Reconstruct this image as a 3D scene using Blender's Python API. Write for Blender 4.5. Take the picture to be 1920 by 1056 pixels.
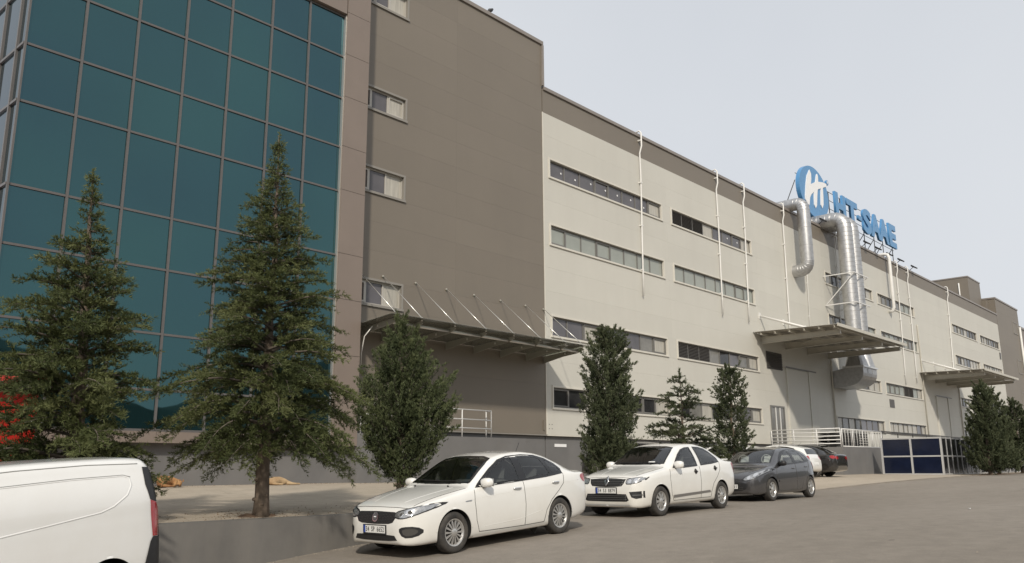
import bpy, bmesh, math, random
import numpy as np
from mathutils import Vector, Matrix
from mathutils.bvhtree import BVHTree

for o in list(bpy.data.objects):
    bpy.data.objects.remove(o)
SC = bpy.context.scene
COL = SC.collection
R = math.radians

# ------------------------------------------------------------------ camera
YAW, PITCH, ROLL = R(41.7955), R(12.358), R(-0.35)
fw = Vector((math.cos(YAW)*math.cos(PITCH), math.sin(YAW)*math.cos(PITCH), math.sin(PITCH)))
rt = Vector((math.sin(YAW), -math.cos(YAW), 0))
up = rt.cross(fw)
rt2 = rt*math.cos(ROLL)+up*math.sin(ROLL)
up2 = up*math.cos(ROLL)-rt*math.sin(ROLL)
cam = bpy.data.cameras.new('camera')
cam.sensor_width = 36.0
cam.lens = 30.09
cam.clip_start = 0.1
cam.clip_end = 5000
camo = bpy.data.objects.new('camera', cam)
COL.objects.link(camo)
camo.matrix_world = Matrix(((rt2.x, up2.x, -fw.x, 0), (rt2.y, up2.y, -fw.y, 0), (rt2.z, up2.z, -fw.z, 0), (0, 0, 0, 1)))
SC.camera = camo

# ------------------------------------------------------------------ sky and sun
SUN_DIR = Vector((1.0, 0.95, -1.0)).normalized()
elev = math.asin(-SUN_DIR.z)
azim = math.atan2(-SUN_DIR.x, -SUN_DIR.y)
world = bpy.data.worlds.new('World')
SC.world = world
world.use_nodes = True
wn = world.node_tree.nodes
wl = world.node_tree.links
wn.clear()
sky = wn.new('ShaderNodeTexSky')
sky.sky_type = 'NISHITA'
sky.sun_disc = False
sky.sun_elevation = elev
sky.sun_rotation = azim
sky.air_density = 1.0
sky.dust_density = 4.0
sky.ozone_density = 1.0
# thin even high cloud: the clear sky shows faintly through a pale veil
tc = wn.new('ShaderNodeTexCoord')
nz = wn.new('ShaderNodeTexNoise')
nz.inputs['Scale'].default_value = 1.6
nz.inputs['Detail'].default_value = 4
nz.inputs['Roughness'].default_value = 0.5
wl.new(tc.outputs['Generated'], nz.inputs['Vector'])
rmp = wn.new('ShaderNodeMapRange')
rmp.inputs[1].default_value = 0.3
rmp.inputs[2].default_value = 0.7
rmp.inputs[3].default_value = 0.86
rmp.inputs[4].default_value = 0.97
wl.new(nz.outputs['Fac'], rmp.inputs[0])
mx = wn.new('ShaderNodeMix')
mx.data_type = 'RGBA'
wl.new(rmp.outputs[0], mx.inputs['Factor'])
wl.new(sky.outputs['Color'], mx.inputs[6])
mx.inputs[7].default_value = (7.35, 7.62, 8.0, 1)
bg = wn.new('ShaderNodeBackground')
bg.inputs['Strength'].default_value = 0.1
wl.new(mx.outputs[2], bg.inputs['Color'])
wo = wn.new('ShaderNodeOutputWorld')
wl.new(bg.outputs[0], wo.inputs['Surface'])

sl = bpy.data.lights.new('sun', 'SUN')
sl.energy = 3.1
sl.angle = R(3.0)
sl.color = (1.0, 0.92, 0.80)
so = bpy.data.objects.new('sun', sl)
COL.objects.link(so)
so.rotation_euler = SUN_DIR.to_track_quat('-Z', 'Y').to_euler()
so.location = (-20, -20, 40)

SC.view_settings.view_transform = 'Standard'
SC.view_settings.look = 'None'
SC.view_settings.exposure = 0.0
SC.view_settings.gamma = 1.0
SC.view_settings.use_curve_mapping = False
SC.render.engine = 'CYCLES'
SC.cycles.max_bounces = 8
SC.cycles.transparent_max_bounces = 16

# ------------------------------------------------------------------ helpers
def tag(o, label=None, cat=None, group=None, kind=None):
    if label: o['label'] = label
    if cat: o['category'] = cat
    if group: o['group'] = group
    if kind: o['kind'] = kind
    return o

def empty(name, loc=(0, 0, 0), label=None, cat=None, group=None):
    o = bpy.data.objects.new(name, None)
    o.empty_display_size = 0.3
    COL.objects.link(o)
    o.location = loc
    return tag(o, label, cat, group)

def link(name, me, mat, parent=None, smooth=False):
    o = bpy.data.objects.new(name, me)
    COL.objects.link(o)
    if mat is not None:
        me.materials.append(mat)
    if smooth:
        me.polygons.foreach_set('use_smooth', [True]*len(me.polygons))
    if parent is not None:
        o.parent = parent
    return o

class MB:
    """collects boxes, bars, tubes and prisms; build() links them as one mesh"""
    def __init__(s):
        s.v = []; s.f = []
    def add(s, vs, fs):
        n = len(s.v)
        s.v += [tuple(p) for p in vs]
        s.f += [tuple(i+n for i in f) for f in fs]
        return s
    def box(s, x0, x1, y0, y1, z0, z1):
        return s.add([(x0,y0,z0),(x1,y0,z0),(x1,y1,z0),(x0,y1,z0),(x0,y0,z1),(x1,y0,z1),(x1,y1,z1),(x0,y1,z1)],
                     [(0,3,2,1),(4,5,6,7),(0,1,5,4),(1,2,6,5),(2,3,7,6),(3,0,4,7)])
    def bar(s, a, b, w, h=None):
        h = h or w
        a = Vector(a); b = Vector(b); d = (b-a).normalized()
        u = Vector((0,0,1)) if abs(d.z) < 0.95 else Vector((0,1,0))
        x = d.cross(u).normalized(); y = x.cross(d).normalized()
        vs = []
        for p in (a, b):
            for i, j in ((-1,-1),(1,-1),(1,1),(-1,1)):
                vs.append(p+x*(i*w/2)+y*(j*h/2))
        return s.add(vs, [(0,1,2,3),(7,6,5,4),(0,4,5,1),(1,5,6,2),(2,6,7,3),(3,7,4,0)])
    def tube(s, path, r, n=10, cap=True):
        P = [Vector(p) for p in path]
        m = len(P)
        rr = r if isinstance(r, (list, tuple)) else [r]*m
        vs = []; fs = []
        prev = None
        for i in range(m):
            d = (P[min(i+1, m-1)]-P[max(i-1, 0)]).normalized()
            if prev is None:
                u = Vector((0,0,1)) if abs(d.z) < 0.9 else Vector((1,0,0))
                x = d.cross(u).normalized()
            else:
                x = (prev-d*prev.dot(d)).normalized()
            prev = x
            y = d.cross(x)
            for k in range(n):
                a = 2*math.pi*k/n
                vs.append(P[i]+(x*math.cos(a)+y*math.sin(a))*rr[i])
        for i in range(m-1):
            for k in range(n):
                fs.append((i*n+k, i*n+(k+1) % n, (i+1)*n+(k+1) % n, (i+1)*n+k))
        if cap:
            fs.append(tuple(range(n-1, -1, -1)))
            fs.append(tuple(range((m-1)*n, m*n)))
        return s.add(vs, fs)
    def prism(s, poly, ax, a, b):
        """poly in the two other axes, extruded along axis ax from a to b"""
        n = len(poly)
        def mk(p, t):
            if ax == 'x': return (t, p[0], p[1])
            if ax == 'y': return (p[0], t, p[1])
            return (p[0], p[1], t)
        vs = [mk(p, a) for p in poly]+[mk(p, b) for p in poly]
        fs = [tuple(range(n)), tuple(range(2*n-1, n-1, -1))]
        fs += [(i, i+n, (i+1) % n+n, (i+1) % n) for i in range(n)]
        return s.add(vs, fs)
    def lathe(s, prof, n, c=(0,0,0), axis='y'):
        """prof: (radius, offset along the axis)"""
        vs = []; fs = []
        m = len(prof)
        for r, t in prof:
            for k in range(n):
                a = 2*math.pi*k/n
                if axis == 'y': vs.append((c[0]+r*math.cos(a), c[1]+t, c[2]+r*math.sin(a)))
                elif axis == 'x': vs.append((c[0]+t, c[1]+r*math.cos(a), c[2]+r*math.sin(a)))
                else: vs.append((c[0]+r*math.cos(a), c[1]+r*math.sin(a), c[2]+t))
        for i in range(m-1):
            for k in range(n):
                fs.append((i*n+k, i*n+(k+1) % n, (i+1)*n+(k+1) % n, (i+1)*n+k))
        return s.add(vs, fs)
    def mesh(s, name):
        me = bpy.data.meshes.new(name)
        me.from_pydata(s.v, [], s.f)
        bm = bmesh.new(); bm.from_mesh(me)
        bmesh.ops.recalc_face_normals(bm, faces=bm.faces)
        bm.to_mesh(me); bm.free()
        return me
    def build(s, name, mat, parent=None, smooth=False, bevel=0):
        o = link(name, s.mesh(name), mat, parent, smooth)
        if bevel:
            b = o.modifiers.new('bevel', 'BEVEL'); b.width = bevel; b.segments = 2; b.limit_method = 'ANGLE'
        return o

def smooth_by_angle(o, ang=40):
    me = o.data
    bm = bmesh.new(); bm.from_mesh(me)
    for f in bm.faces: f.smooth = True
    for e in bm.edges:
        if len(e.link_faces) == 2 and e.calc_face_angle(0) > R(ang):
            e.smooth = False
    bm.to_mesh(me); bm.free()

# ------------------------------------------------------------------ materials
MATS = {}
def mat(name, col, rough=0.6, metal=0.0, vary=0.0, scale=3.0, bump=0.0, bscale=40.0, spec=0.5, coat=0.0, col2=None, detail=6, stretch=None, ior=None):
    if name in MATS: return MATS[name]
    m = bpy.data.materials.new(name)
    m.use_nodes = True
    nt = m.node_tree; N = nt.nodes; L = nt.links
    b = N['Principled BSDF']
    b.inputs['Roughness'].default_value = rough
    b.inputs['Metallic'].default_value = metal
    b.inputs['Specular IOR Level'].default_value = spec
    if ior: b.inputs['IOR'].default_value = ior
    if coat:
        b.inputs['Coat Weight'].default_value = coat
        b.inputs['Coat Roughness'].default_value = 0.06
    c = (*col, 1)
    b.inputs['Base Color'].default_value = c
    if vary or col2 or bump:
        tcn = N.new('ShaderNodeTexCoord')
        vec = tcn.outputs['Object']
        if stretch:
            mp = N.new('ShaderNodeMapping'); mp.inputs['Scale'].default_value = stretch
            L.new(vec, mp.inputs['Vector']); vec = mp.outputs[0]
        if vary or col2:
            n1 = N.new('ShaderNodeTexNoise'); n1.inputs['Scale'].default_value = scale; n1.inputs['Detail'].default_value = detail
            n1.inputs['Roughness'].default_value = 0.6
            L.new(vec, n1.inputs['Vector'])
            rp = N.new('ShaderNodeValToRGB')
            rp.color_ramp.elements[0].position = 0.3; rp.color_ramp.elements[1].position = 0.7
            if col2:
                rp.color_ramp.elements[0].color = c; rp.color_ramp.elements[1].color = (*col2, 1)
            else:
                rp.color_ramp.elements[0].color = tuple(x*(1-vary) for x in col)+(1,)
                rp.color_ramp.elements[1].color = tuple(min(1, x*(1+vary)) for x in col)+(1,)
            L.new(n1.outputs['Fac'], rp.inputs[0])
            L.new(rp.outputs[0], b.inputs['Base Color'])
        if bump:
            n2 = N.new('ShaderNodeTexNoise'); n2.inputs['Scale'].default_value = bscale; n2.inputs['Detail'].default_value = 5
            L.new(vec, n2.inputs['Vector'])
            bp = N.new('ShaderNodeBump'); bp.inputs['Strength'].default_value = bump; bp.inputs['Distance'].default_value = 0.02
            L.new(n2.outputs['Fac'], bp.inputs['Height'])
            L.new(bp.outputs[0], b.inputs['Normal'])
    MATS[name] = m
    return m

def dusty(m, amount, dustcol, scale=1.2, zfade=None):
    """blend dust over a material's base colour: a noise-shaped film, heavier below zfade"""
    nt = m.node_tree; N = nt.nodes; L = nt.links
    b = N['Principled BSDF']
    tcn = N.new('ShaderNodeTexCoord')
    n1 = N.new('ShaderNodeTexNoise'); n1.inputs['Scale'].default_value = scale; n1.inputs['Detail'].default_value = 8
    n1.inputs['Roughness'].default_value = 0.65
    L.new(tcn.outputs['Object'], n1.inputs['Vector'])
    mr = N.new('ShaderNodeMapRange'); mr.inputs[1].default_value = 0.35; mr.inputs[2].default_value = 0.75; mr.inputs[3].default_value = 0; mr.inputs[4].default_value = amount
    L.new(n1.outputs['Fac'], mr.inputs[0])
    fac = mr.outputs[0]
    if zfade:
        sp = N.new('ShaderNodeSeparateXYZ'); L.new(tcn.outputs['Object'], sp.inputs[0])
        mz = N.new('ShaderNodeMapRange'); mz.inputs[1].default_value = zfade[0]; mz.inputs[2].default_value = zfade[1]; mz.inputs[3].default_value = zfade[2]; mz.inputs[4].default_value = 0
        L.new(sp.outputs['Z'], mz.inputs[0])
        ml = N.new('ShaderNodeMath'); ml.operation = 'MULTIPLY'
        ad = N.new('ShaderNodeMath'); ad.operation = 'ADD'; ad.inputs[1].default_value = 0.35
        L.new(n1.outputs['Fac'], ad.inputs[0])
        L.new(mz.outputs[0], ml.inputs[0]); L.new(ad.outputs[0], ml.inputs[1])
        mm = N.new('ShaderNodeMath'); mm.operation = 'ADD'; mm.use_clamp = True
        L.new(fac, mm.inputs[0]); L.new(ml.outputs[0], mm.inputs[1]); fac = mm.outputs[0]
    mix = N.new('ShaderNodeMix'); mix.data_type = 'RGBA'
    L.new(fac, mix.inputs['Factor'])
    src = b.inputs['Base Color'].links[0].from_socket if b.inputs['Base Color'].links else None
    if src: L.new(src, mix.inputs[6])
    else: mix.inputs[6].default_value = b.inputs['Base Color'].default_value
    mix.inputs[7].default_value = (*dustcol, 1)
    L.new(mix.outputs[2], b.inputs['Base Color'])
    return m

def streaks(m, amount, dark, sx=1.4, sz=0.08):
    """vertical rain streaks on a facade"""
    nt = m.node_tree; N = nt.nodes; L = nt.links
    b = N['Principled BSDF']
    g = N.new('ShaderNodeNewGeometry')
    mp = N.new('ShaderNodeMapping'); mp.inputs['Scale'].default_value = (sx, sx, sz)
    L.new(g.outputs['Position'], mp.inputs['Vector'])
    n1 = N.new('ShaderNodeTexNoise'); n1.inputs['Scale'].default_value = 1.0; n1.inputs['Detail'].default_value = 6; n1.inputs['Roughness'].default_value = 0.6
    L.new(mp.outputs[0], n1.inputs['Vector'])
    mr = N.new('ShaderNodeMapRange'); mr.inputs[1].default_value = 0.45; mr.inputs[2].default_value = 0.8; mr.inputs[3].default_value = 0; mr.inputs[4].default_value = amount
    L.new(n1.outputs['Fac'], mr.inputs[0])
    mix = N.new('ShaderNodeMix'); mix.data_type = 'RGBA'
    L.new(mr.outputs[0], mix.inputs['Factor'])
    src = b.inputs['Base Color'].links[0].from_socket if b.inputs['Base Color'].links else None
    if src: L.new(src, mix.inputs[6])
    else: mix.inputs[6].default_value = b.inputs['Base Color'].default_value
    mix.inputs[7].default_value = (*dark, 1)
    L.new(mix.outputs[2], b.inputs['Base Color'])
    return m

def panel_tone(m, amt):
    """each cladding panel comes from its own batch: a slight shift of tone"""
    nt = m.node_tree; N = nt.nodes; L = nt.links
    b = N['Principled BSDF']
    src = b.inputs['Base Color'].links[0].from_socket
    oi = N.new('ShaderNodeObjectInfo')
    mr = N.new('ShaderNodeMapRange'); mr.inputs[3].default_value = 1-amt; mr.inputs[4].default_value = 1+amt
    L.new(oi.outputs['Random'], mr.inputs[0])
    hs = N.new('ShaderNodeHueSaturation'); L.new(mr.outputs[0], hs.inputs['Value']); L.new(src, hs.inputs['Color'])
    L.new(hs.outputs[0], b.inputs['Base Color'])
    return m

def glass_mat(name, tint, refl_rough=0.02, tfac=1.0):
    """see-through tinted sheet: transparent tint under a fresnel reflection"""
    m = bpy.data.materials.new(name); m.use_nodes = True
    nt = m.node_tree; N = nt.nodes; L = nt.links
    N.clear()
    o = N.new('ShaderNodeOutputMaterial')
    t = N.new('ShaderNodeBsdfTransparent'); t.inputs['Color'].default_value = (*tint, 1)
    g = N.new('ShaderNodeBsdfGlossy'); g.inputs['Roughness'].default_value = refl_rough
    f = N.new('ShaderNodeFresnel'); f.inputs['IOR'].default_value = 1.52
    mu = N.new('ShaderNodeMath'); mu.operation = 'MULTIPLY'; mu.inputs[1].default_value = 1.6; mu.use_clamp = True
    L.new(f.outputs[0], mu.inputs[0])
    mxs = N.new('ShaderNodeMixShader')
    L.new(mu.outputs[0], mxs.inputs[0]); L.new(t.outputs[0], mxs.inputs[1]); L.new(g.outputs[0], mxs.inputs[2])
    L.new(mxs.outputs[0], o.inputs['Surface'])
    MATS[name] = m
    return m

BEIGE = streaks(mat('beige_cladding', (0.555, 0.54, 0.485), 0.5, vary=0.03, scale=0.35, bump=0.03, bscale=18), 0.10, (0.38, 0.35, 0.30))
DARK = streaks(mat('brown_grey_cladding', (0.188, 0.163, 0.132), 0.5, vary=0.04, scale=0.3, bump=0.03, bscale=18), 0.12, (0.14, 0.125, 0.11))
panel_tone(BEIGE, 0.022); panel_tone(DARK, 0.03)
SEAM = mat('joint_backing', (0.16, 0.145, 0.125), 0.8)
SEAMB = mat('beige_joint_backing', (0.36, 0.335, 0.28), 0.8)
MAUVE = streaks(mat('mauve_metal_panel', (0.212, 0.172, 0.145), 0.38, vary=0.05, scale=0.8, spec=0.5), 0.1, (0.16, 0.135, 0.12))
PLINTH = streaks(mat('grey_plinth_paint', (0.155, 0.152, 0.15), 0.65, vary=0.10, scale=0.9, bump=0.06, bscale=25), 0.25, (0.21, 0.195, 0.175), 0.9, 0.3)
RETAIN = streaks(mat('grey_retaining_paint', (0.155, 0.148, 0.138), 0.7, vary=0.14, scale=1.1, bump=0.08, bscale=20), 0.35, (0.26, 0.235, 0.20), 2.0, 0.5)
TRIM = mat('cream_window_trim', (0.62, 0.595, 0.53), 0.45, vary=0.04, scale=2)
TRIMD = mat('grey_brown_window_trim', (0.25, 0.235, 0.21), 0.45)
FRAME = mat('grey_window_frame', (0.16, 0.155, 0.145), 0.4)
FRAMEL = mat('pale_window_frame', (0.45, 0.43, 0.39), 0.4)
MULL = mat('grey_mullion', (0.115, 0.108, 0.105), 0.4, vary=0.05)
COPE = mat('grey_coping_metal', (0.23, 0.205, 0.185), 0.4, vary=0.06, scale=1.2)
WHITE = mat('white_pipe_paint', (0.72, 0.71, 0.68), 0.4, vary=0.05, scale=3)
RAILW = mat('white_rail_paint', (0.68, 0.675, 0.66), 0.35)
STEEL = mat('cream_steel_paint', (0.50, 0.475, 0.41), 0.45, vary=0.06, scale=2)
SHEET = mat('canopy_roof_sheet', (0.36, 0.335, 0.29), 0.5, vary=0.08, scale=1.5)
GALV = mat('galvanised_duct', (0.47, 0.47, 0.47), 0.42, metal=0.8, vary=0.14, scale=5, bump=0.05, bscale=12)
BLACK = mat('black_plastic', (0.02, 0.02, 0.021), 0.45)
INSIDE = mat('dark_room', (0.035, 0.035, 0.037), 0.9)
LOUV = mat('louvre_metal', (0.085, 0.08, 0.075), 0.45)
BLUE = mat('blue_sign_face', (0.085, 0.255, 0.49), 0.35, vary=0.04, scale=2)
SIGNW = mat('white_sign_face', (0.82, 0.82, 0.82), 0.35)
BLACKST = mat('dark_sign_steel', (0.06, 0.06, 0.06), 0.5)
STAIN = mat('stainless_rod', (0.66, 0.65, 0.62), 0.28, metal=0.7)

def pane_mat(name, col, rough=0.05, spec=0.5, vary=0.0, stretch=None, scale=1.0):
    return mat(name, col, rough, spec=spec, vary=vary, scale=scale, stretch=stretch)
P_GREY = pane_mat('pane_grey', (0.105, 0.10, 0.108), vary=0.25, scale=0.7)
P_DARK = pane_mat('pane_dark', (0.03, 0.03, 0.032), vary=0.3, scale=1.0)
P_BLIND = pane_mat('pane_blind', (0.30, 0.32, 0.29), 0.25, vary=0.06, scale=1.5)
P_CURT = pane_mat('pane_curtain', (0.42, 0.40, 0.35), 0.25, vary=0.18, stretch=(6, 1, 0.6), scale=2.0)
P_MID = pane_mat('pane_mid', (0.17, 0.165, 0.15), 0.1, vary=0.3, scale=1.2)
PANES = {'g': P_GREY, 'd': P_DARK, 'b': P_BLIND, 'c': P_CURT, 'm': P_MID}

# teal solar-control curtain glass: dark body colour under a tinted mirror coat
def coated_glass(name, body, coat, fac, rough=0.02):
    m = bpy.data.materials.new(name); m.use_nodes = True
    nt = m.node_tree; N = nt.nodes; L = nt.links
    N.clear()
    o = N.new('ShaderNodeOutputMaterial')
    d = N.new('ShaderNodeBsdfDiffuse')
    g = N.new('ShaderNodeBsdfGlossy'); g.inputs['Roughness'].default_value = rough; g.inputs['Color'].default_value = (*coat, 1)
    w = N.new('ShaderNodeBsdfGlossy'); w.inputs['Roughness'].default_value = rough
    geo = N.new('ShaderNodeNewGeometry')
    n = N.new('ShaderNodeTexNoise'); n.inputs['Scale'].default_value = 0.30; n.inputs['Detail'].default_value = 5
    L.new(geo.outputs['Position'], n.inputs['Vector'])
    oi = N.new('ShaderNodeObjectInfo')
    ad = N.new('ShaderNodeMath'); ad.operation = 'MULTIPLY_ADD'; ad.inputs[1].default_value = 0.22; L.new(oi.outputs['Random'], ad.inputs[0]); L.new(n.outputs['Fac'], ad.inputs[2])
    rp = N.new('ShaderNodeValToRGB'); rp.color_ramp.elements[0].position = 0.35; rp.color_ramp.elements[1].position = 0.95
    rp.color_ramp.elements[0].color = tuple(x*0.7 for x in body)+(1,); rp.color_ramp.elements[1].color = tuple(x*1.6 for x in body)+(1,)
    L.new(ad.outputs[0], rp.inputs[0]); L.new(rp.outputs[0], d.inputs['Color'])
    n3 = N.new('ShaderNodeTexNoise'); n3.inputs['Scale'].default_value = 0.16; n3.inputs['Detail'].default_value = 2
    L.new(geo.outputs['Position'], n3.inputs['Vector'])
    ad3 = N.new('ShaderNodeMath'); ad3.operation = 'MULTIPLY_ADD'; ad3.inputs[1].default_value = 0.18; L.new(oi.outputs['Random'], ad3.inputs[0]); L.new(n3.outputs['Fac'], ad3.inputs[2])
    r3 = N.new('ShaderNodeValToRGB'); r3.color_ramp.elements[0].position = 0.4; r3.color_ramp.elements[1].position = 0.9
    r3.color_ramp.elements[0].color = (coat[0]*0.85, coat[1]*0.82, coat[2]*0.98, 1); r3.color_ramp.elements[1].color = (coat[0]*1.05, coat[1]*1.12, coat[2]*1.02, 1)
    L.new(ad3.outputs[0], r3.inputs[0]); L.new(r3.outputs[0], g.inputs['Color'])
    # panes bow a little, so mirrored things wobble
    bn = N.new('ShaderNodeTexNoise'); bn.inputs['Scale'].default_value = 0.9; bn.inputs['Detail'].default_value = 1; L.new(geo.outputs['Position'], bn.inputs['Vector'])
    bp = N.new('ShaderNodeBump'); bp.inputs['Strength'].default_value = 0.25; bp.inputs['Distance'].default_value = 0.02; L.new(bn.outputs['Fac'], bp.inputs['Height'])
    L.new(bp.outputs[0], g.inputs['Normal']); L.new(bp.outputs[0], w.inputs['Normal'])
    a = N.new('ShaderNodeMixShader'); a.inputs[0].default_value = fac
    L.new(d.outputs[0], a.inputs[1]); L.new(g.outputs[0], a.inputs[2])
    f = N.new('ShaderNodeFresnel'); f.inputs['IOR'].default_value = 1.35
    b = N.new('ShaderNodeMixShader'); L.new(f.outputs[0], b.inputs[0]); L.new(a.outputs[0], b.inputs[1]); L.new(w.outputs[0], b.inputs[2])
    L.new(b.outputs[0], o.inputs['Surface'])
    MATS[name] = m
    return m
TEAL = coated_glass('teal_glass', (0.005, 0.016, 0.019), (0.225, 0.57, 0.60), 0.168)
TEALS = coated_glass('teal_glass_side', (0.02, 0.03, 0.034), (0.42, 0.60, 0.68), 0.17)  # side face: its brighter sky reflection is put into paler colours
# ------------------------------------------------------------------ ground
def pchip(xs, ys):
    xs = np.array(xs, float); ys = np.array(ys, float)
    h = np.diff(xs); d = np.diff(ys)/h
    m = np.zeros(len(xs))
    for i in range(1, len(xs)-1):
        if d[i-1]*d[i] > 0:
            w1 = 2*h[i]+h[i-1]; w2 = h[i]+2*h[i-1]
            m[i] = (w1+w2)/(w1/d[i-1]+w2/d[i])
    m[0] = d[0]; m[-1] = d[-1]
    def f(x):
        x = np.clip(np.asarray(x, float), xs[0], xs[-1])
        i = np.clip(np.searchsorted(xs, x)-1, 0, len(xs)-2)
        t = (x-xs[i])/h[i]
        return ((2*t**3-3*t**2+1)*ys[i]+(t**3-2*t**2+t)*h[i]*m[i]+(-2*t**3+3*t**2)*ys[i+1]+(t**3-t**2)*h[i]*m[i+1])
    return f

road_z = pchip([-400, -30, 0, 5, 8, 9.6, 12.3, 15.9, 18.65, 22.6, 25.3, 30, 38, 50, 60, 100, 600],
               [-9.0, -3.2, -1.98, -1.68, -1.43, -1.29, -1.137, -1.0, -0.935, -0.895, -0.865, -0.76, -0.60, -0.47, -0.43, -0.36, -0.3])
YE = 12.4
front_z = pchip([-400, 14, 18, 24, 27, 30, 38, 50, 60, 100, 600], [-0.77, -0.77, -0.79, -0.83, -0.83, -0.755, -0.59, -0.46, -0.42, -0.35, -0.29])
def terrace_z(x, y):
    f = float(front_z(x)); t = min(max((y-YE)/9.6, 0), 1)
    return f+(-0.34-f)*t

def sheet(name, xs, ys, fz, m):
    vs = []; fs = []
    for y in ys:
        for x in xs:
            vs.append((x, y, fz(x, y)))
    n = len(xs)
    for j in range(len(ys)-1):
        for i in range(n-1):
            fs.append((j*n+i, j*n+i+1, (j+1)*n+i+1, (j+1)*n+i))
    me = bpy.data.meshes.new(name); me.from_pydata(vs, [], fs)
    o = link(name, me, m, None, True)
    return tag(o, kind='structure')

def ground_mat(name, c1, c2, c3, crack=0.0, patch=0.0):
    m = bpy.data.materials.new(name); m.use_nodes = True
    nt = m.node_tree; N = nt.nodes; L = nt.links
    b = N['Principled BSDF']; b.inputs['Roughness'].default_value = 0.92; b.inputs['Specular IOR Level'].default_value = 0.25
    g = N.new('ShaderNodeNewGeometry')
    pos = g.outputs['Position']
    def noise(s, d=8, r=0.6, st=None):
        n = N.new('ShaderNodeTexNoise'); n.inputs['Scale'].default_value = s; n.inputs['Detail'].default_value = d; n.inputs['Roughness'].default_value = r
        if st:
            mp = N.new('ShaderNodeMapping'); mp.inputs['Scale'].default_value = st; L.new(pos, mp.inputs['Vector']); L.new(mp.outputs[0], n.inputs['Vector'])
        else: L.new(pos, n.inputs['Vector'])
        return n.outputs['Fac']
    def ramp(s, a, bb, ca, cb):
        r = N.new('ShaderNodeValToRGB'); r.color_ramp.elements[0].position = a; r.color_ramp.elements[1].position = bb
        r.color_ramp.elements[0].color = (*ca, 1); r.color_ramp.elements[1].color = (*cb, 1); L.new(s, r.inputs[0]); return r.outputs[0]
    def mixc(f, a, bb, blend='MIX'):
        x = N.new('ShaderNodeMix'); x.data_type = 'RGBA'; x.blend_type = blend
        if isinstance(f, float): x.inputs['Factor'].default_value = f
        else: L.new(f, x.inputs['Factor'])
        L.new(a, x.inputs[6]); L.new(bb, x.inputs[7]); return x.outputs[2]
    base = ramp(noise(0.28, 10, 0.62, (0.35, 1.0, 1.0)), 0.35, 0.68, c1, c2)
    fine = ramp(noise(60, 4, 0.7), 0.25, 0.75, (0.78, 0.78, 0.78), (1.18, 1.18, 1.18))
    c = mixc(1.0, base, fine, 'MULTIPLY')
    med = ramp(noise(3.0, 7, 0.7), 0.3, 0.72, (0.86, 0.86, 0.86), (1.10, 1.10, 1.10))
    c = mixc(1.0, c, med, 'MULTIPLY')
    st = N.new('ShaderNodeMapRange'); st.inputs[1].default_value = 0.60; st.inputs[2].default_value = 0.74; st.inputs[3].default_value = 0; st.inputs[4].default_value = 0.55
    L.new(noise(0.9, 9, 0.7), st.inputs[0])
    cc = N.new('ShaderNodeRGB'); cc.outputs[0].default_value = (*c3, 1)
    c = mixc(st.outputs[0], c, cc.outputs[0])
    if crack:
        v = N.new('ShaderNodeTexVoronoi'); v.feature = 'DISTANCE_TO_EDGE'; v.inputs['Scale'].default_value = 0.22
        nn = N.new('ShaderNodeTexNoise'); nn.inputs['Scale'].default_value = 1.2; nn.inputs['Detail'].default_value = 6; L.new(pos, nn.inputs['Vector'])
        ad = N.new('ShaderNodeMix'); ad.data_type = 'VECTOR'; ad.inputs['Factor'].default_value = 0.35
        L.new(pos, ad.inputs[4]); L.new(nn.outputs['Color'], ad.inputs[5]); L.new(ad.outputs[1], v.inputs['Vector'])
        cr = N.new('ShaderNodeMapRange'); cr.inputs[1].default_value = 0.0; cr.inputs[2].default_value = 0.006; cr.inputs[3].default_value = crack; cr.inputs[4].default_value = 0
        L.new(v.outputs['Distance'], cr.inputs[0])
        mk = N.new('ShaderNodeMapRange'); mk.inputs[1].default_value = 0.50; mk.inputs[2].default_value = 0.60; L.new(noise(0.13, 3, 0.5), mk.inputs[0])
        mm = N.new('ShaderNodeMath'); mm.operation = 'MULTIPLY'; L.new(cr.outputs[0], mm.inputs[0]); L.new(mk.outputs[0], mm.inputs[1])
        dk = N.new('ShaderNodeRGB'); dk.outputs[0].default_value = (0.07, 0.06, 0.05, 1)
        c = mixc(mm.outputs[0], c, dk.outputs[0])
        # small dark spots: oil drips and tar
        sp = N.new('ShaderNodeMapRange'); sp.inputs[1].default_value = 0.70; sp.inputs[2].default_value = 0.76; sp.inputs[3].default_value = 0; sp.inputs[4].default_value = 0.45
        L.new(noise(2.4, 3, 0.55, (0.6, 1, 1)), sp.inputs[0])
        c = mixc(sp.outputs[0], c, dk.outputs[0])
    L.new(c, b.inputs['Base Color'])
    bp = N.new('ShaderNodeBump'); bp.inputs['Strength'].default_value = 0.5; bp.inputs['Distance'].default_value = 0.012
    L.new(noise(45, 5, 0.7), bp.inputs['Height']); L.new(bp.outputs[0], b.inputs['Normal'])
    return m

ROADM = ground_mat('dusty_asphalt', (0.215, 0.190, 0.160), (0.262, 0.233, 0.199), (0.300, 0.268, 0.228), 0.30)
TERRM = ground_mat('worn_concrete', (0.37, 0.32, 0.255), (0.455, 0.395, 0.32), (0.29, 0.245, 0.19), 0.2)
FARM = ground_mat('dry_ground', (0.22, 0.19, 0.15), (0.27, 0.24, 0.18), (0.15, 0.16, 0.09))

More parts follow.
